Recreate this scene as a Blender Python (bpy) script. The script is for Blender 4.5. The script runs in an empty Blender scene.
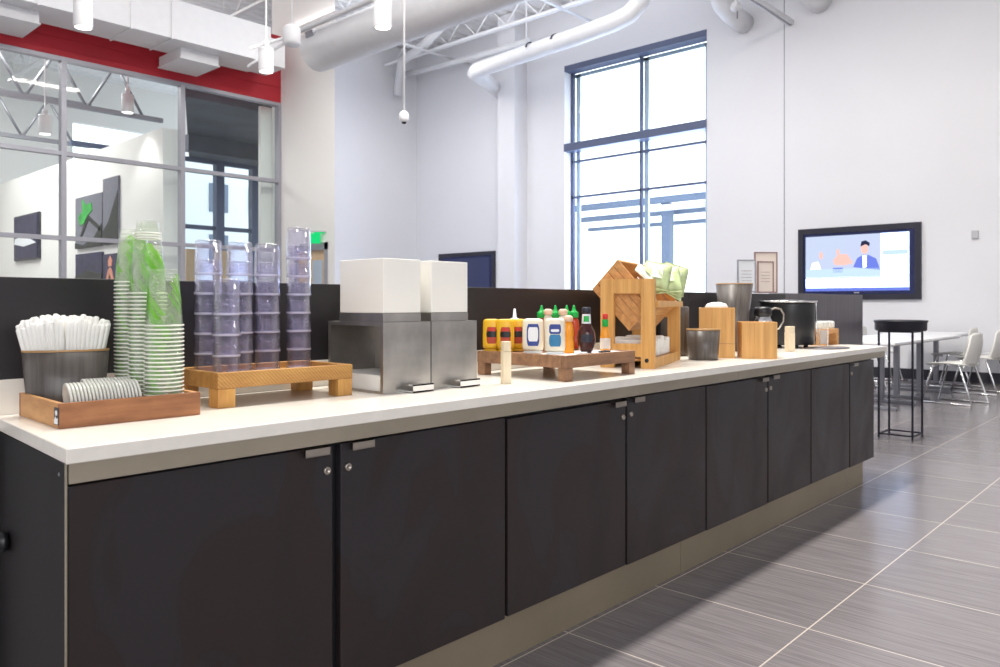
import bpy, bmesh, math, random
from mathutils import Vector, Matrix
random.seed(7)
sc = bpy.context.scene
COL = sc.collection
PI = math.pi
HC = 1.16          # lens height
ST = 0.885         # worktop height

# ------------------------------------------------------------------ materials
def new_mat(name):
    m = bpy.data.materials.new(name); m.use_nodes = True
    nt = m.node_tree; nt.nodes.clear()
    out = nt.nodes.new('ShaderNodeOutputMaterial')
    return m, nt, out
def pr(nt, color=(.8,.8,.8), rough=.5, metal=0., **kw):
    b = nt.nodes.new('ShaderNodeBsdfPrincipled')
    b.inputs['Base Color'].default_value = (*color, 1)
    b.inputs['Roughness'].default_value = rough
    b.inputs['Metallic'].default_value = metal
    for k, v in kw.items(): b.inputs[k.replace('_', ' ')].default_value = v
    return b
def simple(name, color, rough=.5, metal=0., noise=0., nscale=8., **kw):
    m, nt, out = new_mat(name)
    b = pr(nt, color, rough, metal, **kw)
    if noise:
        tc = nt.nodes.new('ShaderNodeTexCoord'); n = nt.nodes.new('ShaderNodeTexNoise')
        n.inputs['Scale'].default_value = nscale; n.inputs['Detail'].default_value = 4
        nt.links.new(tc.outputs['Object'], n.inputs['Vector'])
        r = nt.nodes.new('ShaderNodeValToRGB')
        r.color_ramp.elements[0].position = .3; r.color_ramp.elements[1].position = .7
        r.color_ramp.elements[0].color = (*[max(0, c*(1-noise)) for c in color], 1)
        r.color_ramp.elements[1].color = (*[min(1, c*(1+noise)) for c in color], 1)
        nt.links.new(n.outputs['Fac'], r.inputs['Fac'])
        nt.links.new(r.outputs['Color'], b.inputs['Base Color'])
    nt.links.new(b.outputs[0], out.inputs[0])
    return m
def emis(name, color, s):
    m, nt, out = new_mat(name)
    e = nt.nodes.new('ShaderNodeEmission'); e.inputs[0].default_value = (*color, 1); e.inputs[1].default_value = s
    nt.links.new(e.outputs[0], out.inputs[0]); return m
def grain(name, c1, c2, scale=(2, 40, 40), rough=.55, dark=None, bump=.15, metal=0., wave=None):
    """streaky material: noise stretched along one object axis"""
    m, nt, out = new_mat(name)
    b = pr(nt, c1, rough, metal)
    tc = nt.nodes.new('ShaderNodeTexCoord'); mp = nt.nodes.new('ShaderNodeMapping')
    mp.inputs['Scale'].default_value = scale
    nt.links.new(tc.outputs['Object'], mp.inputs['Vector'])
    n = nt.nodes.new('ShaderNodeTexNoise'); n.inputs['Scale'].default_value = 1.; n.inputs['Detail'].default_value = 6
    n.inputs['Roughness'].default_value = .65
    nt.links.new(mp.outputs[0], n.inputs['Vector'])
    r = nt.nodes.new('ShaderNodeValToRGB'); el = r.color_ramp.elements
    el[0].position = .32; el[0].color = (*c1, 1); el[1].position = .66; el[1].color = (*c2, 1)
    if dark:
        e = el.new(.24); e.color = (*dark, 1)
    nt.links.new(n.outputs['Fac'], r.inputs['Fac'])
    last = r.outputs['Color']
    if wave:
        w = nt.nodes.new('ShaderNodeTexWave'); w.wave_type = 'BANDS'; w.bands_direction = 'DIAGONAL'
        w.inputs['Scale'].default_value = wave; w.inputs['Distortion'].default_value = 2.5; w.inputs['Detail'].default_value = 2
        nt.links.new(tc.outputs['Object'], w.inputs['Vector'])
        mx = nt.nodes.new('ShaderNodeMixRGB'); mx.blend_type = 'MULTIPLY'; mx.inputs[0].default_value = .28
        nt.links.new(last, mx.inputs[1]); nt.links.new(w.outputs['Color'], mx.inputs[2]); last = mx.outputs[0]
    nt.links.new(last, b.inputs['Base Color'])
    if bump:
        bp = nt.nodes.new('ShaderNodeBump'); bp.inputs['Strength'].default_value = bump; bp.inputs['Distance'].default_value = .002
        nt.links.new(n.outputs['Fac'], bp.inputs['Height']); nt.links.new(bp.outputs[0], b.inputs['Normal'])
    nt.links.new(b.outputs[0], out.inputs[0]); return m
def clear(name, tint, body, opac, gloss=.35, rough=.08):
    """thin clear plastic: tinted see-through, a little milky, glossy at grazing angles"""
    m, nt, out = new_mat(name)
    t = nt.nodes.new('ShaderNodeBsdfTransparent'); t.inputs[0].default_value = (*tint, 1)
    d = pr(nt, body, .35)
    g = nt.nodes.new('ShaderNodeBsdfGlossy'); g.inputs['Roughness'].default_value = rough
    lw = nt.nodes.new('ShaderNodeLayerWeight'); lw.inputs[0].default_value = .35
    ml = nt.nodes.new('ShaderNodeMath'); ml.operation = 'MULTIPLY'; ml.inputs[1].default_value = gloss
    nt.links.new(lw.outputs['Facing'], ml.inputs[0])
    m1 = nt.nodes.new('ShaderNodeMixShader'); m1.inputs[0].default_value = opac
    nt.links.new(t.outputs[0], m1.inputs[1]); nt.links.new(d.outputs[0], m1.inputs[2])
    m2 = nt.nodes.new('ShaderNodeMixShader'); nt.links.new(ml.outputs[0], m2.inputs[0])
    nt.links.new(m1.outputs[0], m2.inputs[1]); nt.links.new(g.outputs[0], m2.inputs[2])
    nt.links.new(m2.outputs[0], out.inputs[0]); return m

M = {}
M['wall'] = simple('wall_paint', (.80, .80, .825), .7, noise=.015, nscale=.6)
M['wall_warm'] = simple('wall_paint_warm', (.80, .785, .76), .7, noise=.015, nscale=.6)
M['red'] = simple('red_paint', (.42, .012, .025), .6, noise=.06, nscale=1.5)
M['ceil'] = simple('ceiling_paint', (.84, .84, .85), .7, noise=.03, nscale=2)
M['duct'] = simple('duct_paint', (.72, .72, .73), .45, noise=.02)
M['pipe'] = simple('pipe_paint', (.78, .78, .79), .35, noise=.02)
M['slab'] = simple('quartz', (.82, .78, .71), .22, noise=.03, nscale=25)
M['steel'] = simple('brushed_steel', (.44, .395, .31), .34, .9, noise=.08, nscale=3)
M['kick'] = simple('kick_steel', (.34, .285, .20), .42, .45, noise=.1, nscale=2)
M['nickel'] = simple('satin_nickel', (.42, .38, .33), .3, 1.)
M['steel_box'] = simple('dispenser_steel', (.47, .45, .42), .32, .9, noise=.22, nscale=9)
M['chrome'] = simple('chrome', (.80, .80, .80), .12, 1.)
M['black'] = simple('black_plastic', (.010, .010, .012), .35)
M['blackpanel'] = simple('black_side_panel', (.008, .007, .008), .5, Specular_IOR_Level=.15)
M['blackmetal'] = simple('black_metal', (.012, .012, .02), .4)
M['panel'] = simple('dark_partition', (.020, .017, .020), .42, noise=.1, nscale=3)
M['panel_grey'] = grain('grey_laminate', (.10, .09, .105), (.15, .14, .155), (50, 50, 1.2), .42, bump=0)
M['white'] = simple('white_gloss', (.92, .90, .84), .35)
M['paper'] = simple('white_paper', (.87, .86, .82), .8)
M['table'] = simple('white_table', (.82, .82, .82), .3)
M['chair'] = simple('white_shell', (.80, .79, .74), .4)
M['greymetal'] = simple('grey_metal', (.28, .28, .31), .4, .5)
M['boxgrey'] = simple('wall_box_grey', (.52, .52, .54), .5)
M['base'] = simple('baseboard', (.03, .03, .04), .5)
M['bamboo'] = grain('bamboo', (.54, .26, .065), (.76, .43, .14), (45, 45, 1.6), .42, dark=(.34, .14, .035), bump=.03)
M['oak'] = grain('oak_boards', (.48, .22, .07), (.70, .37, .13), (3, 40, 40), .5, bump=.08)
M['recl'] = grain('reclaimed_wood', (.22, .085, .035), (.42, .18, .075), (5, 34, 34), .6, dark=(.10, .04, .02), bump=.25)
M['recl_end'] = grain('reclaimed_wood_end', (.48, .23, .08), (.66, .36, .15), (34, 5, 34), .6, bump=.2)
M['pine'] = grain('sawn_pine', (.44, .20, .05), (.64, .35, .10), (5, 30, 30), .55, bump=.2, wave=58)
M['pine_leg'] = grain('pine_block', (.44, .20, .05), (.66, .36, .10), (30, 30, 5), .55, bump=.2)
M['dkwood'] = grain('walnut_boards', (.17, .085, .045), (.36, .19, .10), (6, 30, 30), .55, dark=(.07, .03, .02), bump=.2)
M['paleblock'] = grain('pale_block', (.70, .58, .40), (.80, .69, .50), (20, 20, 3), .6, bump=.04)
M['stoneware'] = grain('glazed_stoneware', (.055, .045, .040), (.12, .105, .095), (60, 60, 1.5), .33, bump=.05)
M['gold'] = simple('amber_rim', (.42, .24, .09), .4)
M['frame'] = simple('aluminium', (.36, .36, .40), .4, .4)
M['winframe'] = simple('window_aluminium', (.10, .12, .20), .45, .2)
M['winlight'] = simple('window_inner_frame', (.42, .50, .60), .45)
M['glass'] = clear('glass', (.95, .98, .98), (.8, .85, .85), .012, .14, .02)
M['cup'] = clear('cup_plastic', (.975, .985, .965), (.88, .94, .80), .045, .2)
M['cuprim'] = clear('cup_rim', (.95, .97, .92), (1., 1., .92), .88, .2)
M['green'] = clear('green_print', (.68, .93, .45), (.25, .66, .05), .48, .2)
M['tumbler'] = clear('tumbler_plastic', (.95, .945, .985), (.70, .68, .92), .04, .6, .05)
M['tumrim'] = clear('tumbler_rim', (.90, .89, .97), (.85, .83, .98), .42, .8, .05)
M['wrap'] = clear('clear_film', (.95, .96, .93), (.93, .93, .88), .62, .3, .2)
M['mustard'] = simple('mustard_yellow', (.80, .46, .02), .35)
M['mayo'] = simple('mayo_white', (.82, .76, .62), .35)
M['blue'] = simple('label_blue', (.03, .06, .28), .4)
M['blue2'] = simple('label_teal', (.03, .20, .40), .4)
M['labelw'] = simple('label_white', (.80, .82, .85), .5)
M['labelred'] = simple('label_red', (.42, .05, .02), .5)
M['capgreen'] = simple('cap_green', (.0, .42, .06), .35)
M['peach'] = simple('cap_peach', (.80, .55, .40), .4)
M['orange'] = simple('orange_sauce', (.85, .33, .02), .3)
M['sri'] = simple('chilli_sauce', (.50, .05, .01), .3)
M['dark'] = simple('dark_sauce', (.05, .012, .012), .15)
M['capred'] = simple('cap_red', (.60, .03, .02), .4)
M['bag'] = simple('bag_green', (.50, .60, .30), .45, noise=.22, nscale=30)
M['bagw'] = simple('bag_white', (.80, .82, .70), .45)
M['exitg'] = emis('exit_green', (.02, .75, .22), .9)
M['lens'] = emis('lamp_lens', (1, .97, .9), 5.)
M['tan'] = grain('tan_door', (.60, .42, .26), (.70, .52, .34), (20, 20, 1), .5, bump=0)
M['scr'] = emis('screen_white', (.55, .68, 1.0), 3.3)
M['scrblue'] = emis('screen_blue', (.16, .22, .75), 1.1)
M['scrskin'] = emis('screen_skin', (1., .55, .48), 1.1)
M['scrlav'] = emis('screen_lavender', (.62, .66, .95), 1.0)
M['scrpale'] = emis('screen_pale', (.58, .66, .86), 1.05)
M['scrcyan'] = emis('screen_cyan', (.60, .78, .90), 1.05)
M['scrdark'] = emis('screen_dark', (.05, .06, .15), .5)
M['scroff'] = simple('dim_screen', (.03, .04, .12), .15)
M['bezel'] = simple('bezel_black', (.02, .02, .035), .4)
M['bezelblue'] = simple('bezel_inner', (.01, .015, .08), .25)
M['photo_sky'] = simple('poster_sky', (.17, .17, .21), .5, noise=.1)
M['photo_hill'] = simple('poster_hill', (.02, .022, .018), .5, noise=.4, nscale=4)
M['photo_night'] = simple('poster_night', (.022, .018, .06), .5, noise=.6, nscale=8)
M['photo_skin'] = simple('poster_skin', (.60, .25, .17), .5, noise=.15, nscale=5)
M['photo_green'] = simple('poster_green', (.03, .35, .05), .5, noise=.4, nscale=6)
M['cream'] = simple('cream_card', (.78, .68, .60), .6)
M['brownframe'] = simple('rosewood_frame', (.28, .17, .16), .5)
M['extwhite'] = emis('far_white_building', (.85, .92, 1.0), .95)
M['facade'] = simple('facade_white', (.80, .84, .90), .6)
M['canopy'] = simple('canopy_steel', (.13, .17, .25), .5)
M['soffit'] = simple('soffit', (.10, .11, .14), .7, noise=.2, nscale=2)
M['ground'] = simple('outside_ground', (.65, .66, .68), .8)

# dark steel-look cabinet fronts with cloudy patina
def m_door():
    m, nt, out = new_mat('patina_front')
    b = pr(nt, (.03, .022, .022), .38, 0.0); b.inputs['Specular IOR Level'].default_value = .36
    tc = nt.nodes.new('ShaderNodeTexCoord'); mp = nt.nodes.new('ShaderNodeMapping'); mp.inputs['Scale'].default_value = (2.6, 2.6, 1.7)
    nt.links.new(tc.outputs['Object'], mp.inputs['Vector'])
    n = nt.nodes.new('ShaderNodeTexNoise'); n.inputs['Scale'].default_value = 1.2; n.inputs['Detail'].default_value = 5; n.inputs['Distortion'].default_value = 1.3
    nt.links.new(mp.outputs[0], n.inputs['Vector'])
    r = nt.nodes.new('ShaderNodeValToRGB'); el = r.color_ramp.elements
    el[0].position = .44; el[0].color = (.024, .021, .024, 1); el[1].position = .50; el[1].color = (.026, .017, .016, 1)
    e = el.new(.47); e.color = (.020, .015, .015, 1); e = el.new(.62); e.color = (.022, .016, .016, 1)
    nt.links.new(n.outputs['Fac'], r.inputs['Fac']); nt.links.new(r.outputs[0], b.inputs['Base Color'])
    r2 = nt.nodes.new('ShaderNodeMapRange'); r2.inputs[1].default_value = .3; r2.inputs[2].default_value = .7
    r2.inputs[3].default_value = .28; r2.inputs[4].default_value = .46
    nt.links.new(n.outputs['Fac'], r2.inputs[0]); nt.links.new(r2.outputs[0], b.inputs['Roughness'])
    nt.links.new(b.outputs[0], out.inputs[0]); return m
M['door'] = m_door()

# floor: square grey tiles, streaks along Y, pale grout
def m_floor():
    m, nt, out = new_mat('floor_tiles')
    b = pr(nt, (.3, .3, .3), .23); b.inputs['Specular IOR Level'].default_value = .5
    geo = nt.nodes.new('ShaderNodeNewGeometry'); sx = nt.nodes.new('ShaderNodeSeparateXYZ')
    nt.links.new(geo.outputs['Position'], sx.inputs[0])
    P = .6075
    def mth(op, a, bb=None):
        q = nt.nodes.new('ShaderNodeMath'); q.operation = op
        for i, v in enumerate((a, bb)):
            if v is None: continue
            if isinstance(v, (int, float)): q.inputs[i].default_value = v
            else: nt.links.new(v, q.inputs[i])
        return q.outputs[0]
    cells = []; lines = []
    for ax, off in ((0, 2.187), (1, 1.691)):
        u = mth('DIVIDE', mth('SUBTRACT', sx.outputs[ax], off - 100*P), P)
        fr = mth('FRACT', u); cells.append(mth('FLOOR', u))
        d = mth('ABSOLUTE', mth('SUBTRACT', fr, .5))
        lines.append(mth('GREATER_THAN', d, .5 - .0026/P))
    grout = mth('MAXIMUM', *lines)
    cx = nt.nodes.new('ShaderNodeCombineXYZ'); nt.links.new(cells[0], cx.inputs[0]); nt.links.new(cells[1], cx.inputs[1])
    wn = nt.nodes.new('ShaderNodeTexWhiteNoise'); nt.links.new(cx.outputs[0], wn.inputs['Vector'])
    # streaks: stretched noise + per-tile offset
    ad = nt.nodes.new('ShaderNodeVectorMath'); ad.operation = 'ADD'
    nt.links.new(geo.outputs['Position'], ad.inputs[0]); nt.links.new(wn.outputs['Color'], ad.inputs[1])
    mp = nt.nodes.new('ShaderNodeMapping'); mp.inputs['Scale'].default_value = (150, 4, 1)
    nt.links.new(ad.outputs[0], mp.inputs['Vector'])
    n = nt.nodes.new('ShaderNodeTexNoise'); n.inputs['Scale'].default_value = 1; n.inputs['Detail'].default_value = 3
    nt.links.new(mp.outputs[0], n.inputs['Vector'])
    r = nt.nodes.new('ShaderNodeValToRGB'); el = r.color_ramp.elements
    el[0].position = .3; el[0].color = (.150, .136, .142, 1); el[1].position = .7; el[1].color = (.235, .216, .226, 1)
    nt.links.new(n.outputs['Fac'], r.inputs['Fac'])
    hv = nt.nodes.new('ShaderNodeHueSaturation'); nt.links.new(r.outputs[0], hv.inputs['Color'])
    nt.links.new(mth('ADD', mth('MULTIPLY', wn.outputs['Value'], .12), .94), hv.inputs['Value'])
    mx = nt.nodes.new('ShaderNodeMixRGB'); nt.links.new(grout, mx.inputs[0]); nt.links.new(hv.outputs[0], mx.inputs[1])
    mx.inputs[2].default_value = (.56, .50, .44, 1)
    nt.links.new(mx.outputs[0], b.inputs['Base Color'])
    nt.links.new(b.outputs[0], out.inputs[0]); return m
M['floor'] = m_floor()

# ------------------------------------------------------------------ mesh helpers
class MB:
    def __init__(s): s.bm = bmesh.new()
    def _mat(s, faces, mi):
        for f in faces: f.material_index = mi
    def box(s, c, d, bev=0., mi=0, rot=None):
        """c centre, d full size"""
        g = bmesh.ops.create_cube(s.bm, size=1.)['verts']
        Mx = Matrix.Translation(c) @ (rot.to_4x4() if rot else Matrix()) @ Matrix.Diagonal((*d, 1))
        bmesh.ops.transform(s.bm, matrix=Mx, verts=g)
        fs = list({f for v in g for f in v.link_faces}); s._mat(fs, mi)
        if bev:
            es = list({e for v in g for e in v.link_edges})
            bmesh.ops.bevel(s.bm, geom=es, offset=bev, segments=2, profile=.5, affect='EDGES', material=-1)
        return s
    def b2(s, p, q, bev=0., mi=0):
        return s.box([(a+b)/2 for a, b in zip(p, q)], [abs(a-b) for a, b in zip(p, q)], bev, mi)
    def lathe(s, prof, seg=24, c=(0, 0, 0), mi=0, sx=1., sy=1., flute=0., nf=0):
        rings = []
        for (r, z) in prof:
            if r < 1e-6: rings.append([s.bm.verts.new((c[0], c[1], c[2]+z))]); continue
            ring = []
            for k in range(seg):
                a = 2*PI*k/seg; rr = r*(1 + (flute*math.cos(nf*a) if flute else 0))
                ring.append(s.bm.verts.new((c[0]+rr*math.cos(a)*sx, c[1]+rr*math.sin(a)*sy, c[2]+z)))
            rings.append(ring)
        fs = []
        for i, (A, B) in enumerate(zip(rings, rings[1:])):
            for k in range(seg):
                k2 = (k+1) % seg
                if len(A) == 1 and len(B) == 1: continue
                if len(A) == 1: v = (A[0], B[k], B[k2])
                elif len(B) == 1: v = (A[k], A[k2], B[0])
                else: v = (A[k], A[k2], B[k2], B[k])
                f = s.bm.faces.new(v); f.smooth = True
                f.material_index = mi(i, k) if callable(mi) else mi
                fs.append(f)
        return s
    def tube(s, pts, r, seg=10, mi=0, cap=True):
        pts = [Vector(p) for p in pts]; rings = []
        rr = r if isinstance(r, (list, tuple)) else [r]*len(pts)
        n = None
        for i, p in enumerate(pts):
            t = (pts[min(i+1, len(pts)-1)] - pts[max(i-1, 0)]).normalized()
            if n is None:
                n = t.orthogonal().normalized()
            else:
                n = (n - t*n.dot(t)).normalized()
            b = t.cross(n)
            rings.append([s.bm.verts.new(p + (n*math.cos(2*PI*k/seg) + b*math.sin(2*PI*k/seg))*rr[i]) for k in range(seg)])
        for A, B in zip(rings, rings[1:]):
            for k in range(seg):
                f = s.bm.faces.new((A[k], A[(k+1) % seg], B[(k+1) % seg], B[k])); f.smooth = True; f.material_index = mi
        if cap:
            for R in (rings[0][::-1], rings[-1]):
                f = s.bm.faces.new(R); f.material_index = mi
        return s
    def prism(s, poly, z0, z1, mi=0, M4=None):
        """poly in xy, extruded in z; M4 maps to place"""
        a = [s.bm.verts.new((x, y, z0)) for x, y in poly]; b = [s.bm.verts.new((x, y, z1)) for x, y in poly]
        n = len(poly); fs = [s.bm.faces.new(a[::-1]), s.bm.faces.new(b)]
        for k in range(n): fs.append(s.bm.faces.new((a[k], a[(k+1) % n], b[(k+1) % n], b[k])))
        s._mat(fs, mi)
        if M4 is not None: bmesh.ops.transform(s.bm, matrix=M4, verts=a+b)
        return s
    def grid(s, fn, nu, nv, mi=0):
        V = [[s.bm.verts.new(fn(i/nu, j/nv)) for j in range(nv+1)] for i in range(nu+1)]
        for i in range(nu):
            for j in range(nv):
                f = s.bm.faces.new((V[i][j], V[i+1][j], V[i+1][j+1], V[i][j+1])); f.smooth = True; f.material_index = mi
        return s
    def build(s, name, mats, parent=None, loc=(0, 0, 0), rz=0., solid=0.):
        bmesh.ops.recalc_face_normals(s.bm, faces=s.bm.faces)
        me = bpy.data.meshes.new(name); s.bm.to_mesh(me); s.bm.free()
        for m in (mats if isinstance(mats, (list, tuple)) else [mats]): me.materials.append(M[m])
        o = bpy.data.objects.new(name, me); COL.objects.link(o)
        o.location = loc; o.rotation_euler.z = rz
        if parent: o.parent = parent
        if solid:
            md = o.modifiers.new('thick', 'SOLIDIFY'); md.thickness = solid; md.offset = 0
        return o
def tag(o, label=None, cat=None, group=None, kind=None):
    if label: o['label'] = label
    if cat: o['category'] = cat
    if group: o['group'] = group
    if kind: o['kind'] = kind
    return o
def empty(name, loc, rz=0., label=None, cat=None, group=None):
    o = bpy.data.objects.new(name, None); COL.objects.link(o); o.location = loc; o.rotation_euler.z = rz
    o.empty_display_size = .05
    return tag(o, label, cat, group)
def copy_tree(o, parent=None):
    c = o.copy(); COL.objects.link(c)
    if parent: c.parent = parent
    for ch in list(KIDS.get(o.name, [])) or [x for x in bpy.data.objects if x.parent == o]: copy_tree(ch, c)
    return c
KIDS = {}
def struct(o): return tag(o, kind='structure')
def Rx(a): return Matrix.Rotation(a, 3, 'X')
def Ry(a): return Matrix.Rotation(a, 3, 'Y')
def Rz(a): return Matrix.Rotation(a, 3, 'Z')

# ------------------------------------------------------------------ room
XW = 13.3; YG = 12.36; XR = 7.6; YR = 10.73; ZC = 7.62
struct(MB().b2((-3, -6, -.1), (XW+.4, 24, 0)).build('floor', 'floor'))
WY0, WY1, WZ0, WZ1 = 7.04, 10.39, .5, 6.28
w = MB()
w.b2((XW, -6, 0), (XW+.35, WY0, ZC)); w.b2((XW, WY1, 0), (XW+.35, 15.3, ZC))
w.b2((XW, WY0, WZ1), (XW+.35, WY1, ZC)); w.b2((XW, WY0, 0), (XW+.35, WY1, WZ0))
struct(w.build('wall_back', 'wall'))
struct(MB().b2((10.6, 15.2, 0), (XW+.35, 15.4, ZC)).build('wall_far', 'wall'))
# block with the exit door: solid return wall
w = MB(); DY0, DY1, DZ = 10.97, 11.85, 2.13
w.prism([(XR, YR), (XR+.1, YR+.155), (XR+.1, DY0), (XR, DY0)], 0, ZC); w.b2((XR, DY1, 0), (XR+.1, YG+.3, ZC)); w.b2((XR, DY0, DZ), (XR+.1, DY1, ZC))
struct(w.build('wall_return', 'wall_warm'))
struct(MB().prism([(XR+.1, YG+.3), (XR+.2, YG+.3), (10.75, 15.2), (10.65, 15.2)], 0, ZC).build('wall_diagonal', 'wall'))
struct(MB().prism([(XR+.1, DY0+.08), (XR+.15, DY0+.08), (XR+.15, DY1+.6), (XR+.1, DY1+.6)], 0, 2.6).build('wall_lobby', 'wall'))
struct(MB().b2((-3.1, -6, 0), (-3, 24, ZC)).build('wall_left', 'wall'))
struct(MB().b2((-3.1, -6.1, 0), (XW+.4, -6, ZC)).build('wall_front', 'wall'))
d = MB().b2((XR+.03, DY0, 0), (XR+.08, DY1, DZ), mi=0).build('door_1', 'tan'); struct(d)
MB().b2((XR-.02, DY0-.05, 0), (XR+.02, DY0+.03, DZ+.06)).b2((XR-.02, DY1-.03, 0), (XR+.02, DY1+.05, DZ+.06)).b2((XR-.02, DY0-.05, DZ-.06), (XR+.02, DY1+.05, DZ+.06)).build('door_frame', 'frame', d)
MB().b2((XR+.015, DY0+.14, .95), (XR+.0295, DY0+.42, 1.9)).build('glass_pane', 'winlight', d)
# wall joint and pilaster
struct(MB().b2((XW-.003, 5.56, 0), (XW, 5.575, ZC)).build('trim_1', 'greymetal'))
struct(MB().b2((XW-.42, 11.46, 0), (XW, 11.97, ZC)).build('pillar', 'wall'))
# baseboard
struct(MB().b2((XW-.02, -6, 0), (XW, WY0+3, .15)).build('baseboard_back', 'base'))
# red bulkhead over the glass
struct(MB().b2((-3, YG, 4.72), (XR, YG+.2, 5.95)).b2((-3, YG-.012, 5.02), (XR, YG, 5.03)).build('wall_bulkhead', 'red'))

# ceiling: corrugated deck, ribs along X
w = MB(); y = -6
while y < 24:
    prof = [(y, 0), (y+.11, 0), (y+.15, .06), (y+.26, .06), (y+.30, 0)]
    for (ya, za), (yb, zb) in zip(prof, prof[1:]):
        v = [w.bm.verts.new(p) for p in ((-3, ya, ZC+za), (XW+.3, ya, ZC+za), (XW+.3, yb, ZC+zb), (-3, yb, ZC+zb))]
        w.bm.faces.new(v)
    y += .30
struct(w.build('ceiling', 'ceil'))
struct(MB().b2((-3, -6, ZC+.07), (XW+.4, 24, ZC+.2)).build('ceiling_slab', 'ceil'))

def joist(X):
    t = empty('roof_joist', (X, 0, 7.0), label='white open-web steel roof joist under the corrugated deck', cat='joist', group='roof joists')
    ye = 15.1 if X > 7 else 23.5
    for nm, z0 in (('top_chord', .5), ('bottom_chord', 0.)):
        MB().b2((-.05, -2, z0), (.05, ye, z0+.05)).build(nm, 'ceil', t)
    w = MB(); y = 3.0; up = True
    while y < ye-.5:
        a, b = (0, y, .05), (0, y+.45, .5)
        if not up: a, b = (0, y, .5), (0, y+.45, .05)
        w.tube([a, b], .015, 6); y += .45; up = not up
    w.build('web', 'ceil', t)
for X in (1.2, 2.9, 4.6, 6.3, 8.0, 9.4, 10.8, 12.2): joist(X)
for i, (Y, z) in enumerate(((13.3, 6.93), (9.4, 6.9))):
    tag(MB().tube([(8.3 if Y > 12 else 3.5, Y, z), (XW-.001, Y, z)], .03, 8).build('conduit', 'ceil'),
        ['thin white conduit crossing the joists near the far wall', 'thin white conduit crossing the joists before the window'][i], 'conduit')

# rectangular duct along the glass wall
t = empty('rectangular_duct', (0, 0, 5.05), label='large white boxed air duct hanging before the red bulkhead', cat='duct')
w = MB()
w.b2((-2.5, 11.27, 0), (6.75, 12.0, .58), .004)
w.b2((6.75, 11.5, .05), (7.15, 12.1, .5), .004)
w.build('duct_body', 'duct', t)
for X in (1.9, 3.37, 4.55, 5.13): MB().b2((X-.012, 11.255, -.015), (X+.012, 12.015, .595)).build('duct_flange', 'duct', t)
for X0, X1 in ((5.39, 6.0), (2.2, 3.47)):
    w = MB().b2((X0, 11.55, -.17), (X1, 12.3, -.001), .006)
    w.b2((X0-.015, 11.535, -.172), (X1+.015, 12.31, -.155)); w.build('duct_branch', 'duct', t)
for X in (4.2, 5.9): MB().tube([(X, 11.2, .58), (X, 11.2, 2.5)], .008, 6).build('hanger_rod', 'ceil', t)
# big round duct along Y
t = empty('round_duct', (7.05, 10.4, 5.12), label='large round white duct with an end cap and square grilles', cat='duct')
w = MB(); R = .31
pts = [(0, 0, -.0), (0, -.03, 0), (0, -.12, 0), (0, -9.0, 0)]
w.tube([(0, .12, 0), (0, .10, 0), (0, .02, 0), (0, -9.5, 0)], [R*.5, R*.82, R, R], 36)
w.build('duct_body', 'duct', t)
for yy in (-.22, -3.2): MB().box((-R*.88, yy, .12), (.05, .2, .16), rot=Ry(-.35)).build('duct_grille', 'greymetal', t)
MB().tube([(-.36, .1, .22), (-.36, -9, .22)], .04, 10).build('side_pipe', 'pipe', t)
for y in (-1.5, -5): MB().tube([(0, y, .3), (0, y, 2.5)], .01, 6).build('hanger_rod', 'ceil', t)
# white insulated pipe with elbow to the wall
t = empty('insulated_pipe', (0, 0, 0), label='thick white pipe with an elbow turning to the wall beside the window', cat='pipe')
w = MB(); r = .16
main = [(XW-.001, 12.16, 5.97), (13.0, 12.1, 6.03), (12.2, 11.84, 6.10), (11.95, 11.78, 6.12), (11.85, 11.6, 6.13), (11.83, 11.3, 6.13), (11.6, 8.7, 6.13), (11.5, 7.85, 6.14), (11.5, 7.55, 6.2), (11.55, 7.35, 6.4), (11.6, 7.25, 6.8), (11.6, 7.25, 7.6)]
w.tube(main, r, 24); w.build('pipe_run', 'pipe', t)
MB().tube([(11.7, 10.1, 6.27), (11.7, 10.1, 7.6)], .012, 6).build('hanger_rod', 'pipe', t)
w = MB()
for k in range(4):
    a = PI*.55 + k*.35
    w.box((11.67 + (r+.0)*math.cos(a), 9.95, 6.13 + (r)*math.sin(a)*1), (.02, .045, .03), rot=Ry(-a))
    w.box((11.64 + (r+.0)*math.cos(a), 9.3, 6.13 + (r)*math.sin(a)*1), (.02, .045, .03), rot=Ry(-a))
w.build('pipe_marking', 'bezel', t)
tag(MB().tube([(12.6, 15.19, 6.85), (12.6, 12.2, 6.75), (12.6, 10.8, 6.75)], .07, 14).build('thin_pipe', 'pipe'), 'thin white pipe running along the far wall under the joists', 'pipe')
tag(MB().tube([(12.4, 14.9, 6.3), (12.35, 14.75, 6.8), (12.2, 14.5, 7.0), (11.9, 13.4, 7.05), (11.7, 12.4, 7.3)], .10, 14).build('flexible_duct', 'duct'), 'small curved white duct behind the hanging camera rod', 'duct')
# right: down pipe with elbow into wall, strut and pipe end
tag(MB().tube([(12.3, 6.33, 7.6), (12.3, 6.33, 6.75), (12.33, 6.32, 6.52), (12.5, 6.31, 6.34), (12.8, 6.30, 6.24), (XW-.012, 6.3, 6.2)], [.17, .17, .175, .18, .18, .18], 24).build('elbow_pipe', 'pipe'), 'fat white pipe bending into the wall right of the window', 'pipe')
tag(MB().tube([(12.6, 4.95, 7.0), (12.7, 4.95, 6.5), (12.95, 4.95, 6.27), (XW-.012, 4.95, 6.25)], .2, 24).build('pipe_elbow', 'pipe'), 'white pipe elbow entering the wall above the lit television', 'pipe')
t = empty('strut_channel', (0, 0, 0), label='slim white steel channel reaching out from the wall joint', cat='bracket')
MB().b2((11.2, 5.40, 5.98), (XW, 5.52, 6.05)).build('channel', 'duct', t)
MB().b2((11.2, 5.445, 5.965), (XW, 5.475, 5.98)).build('slot', 'frame', t)
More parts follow.
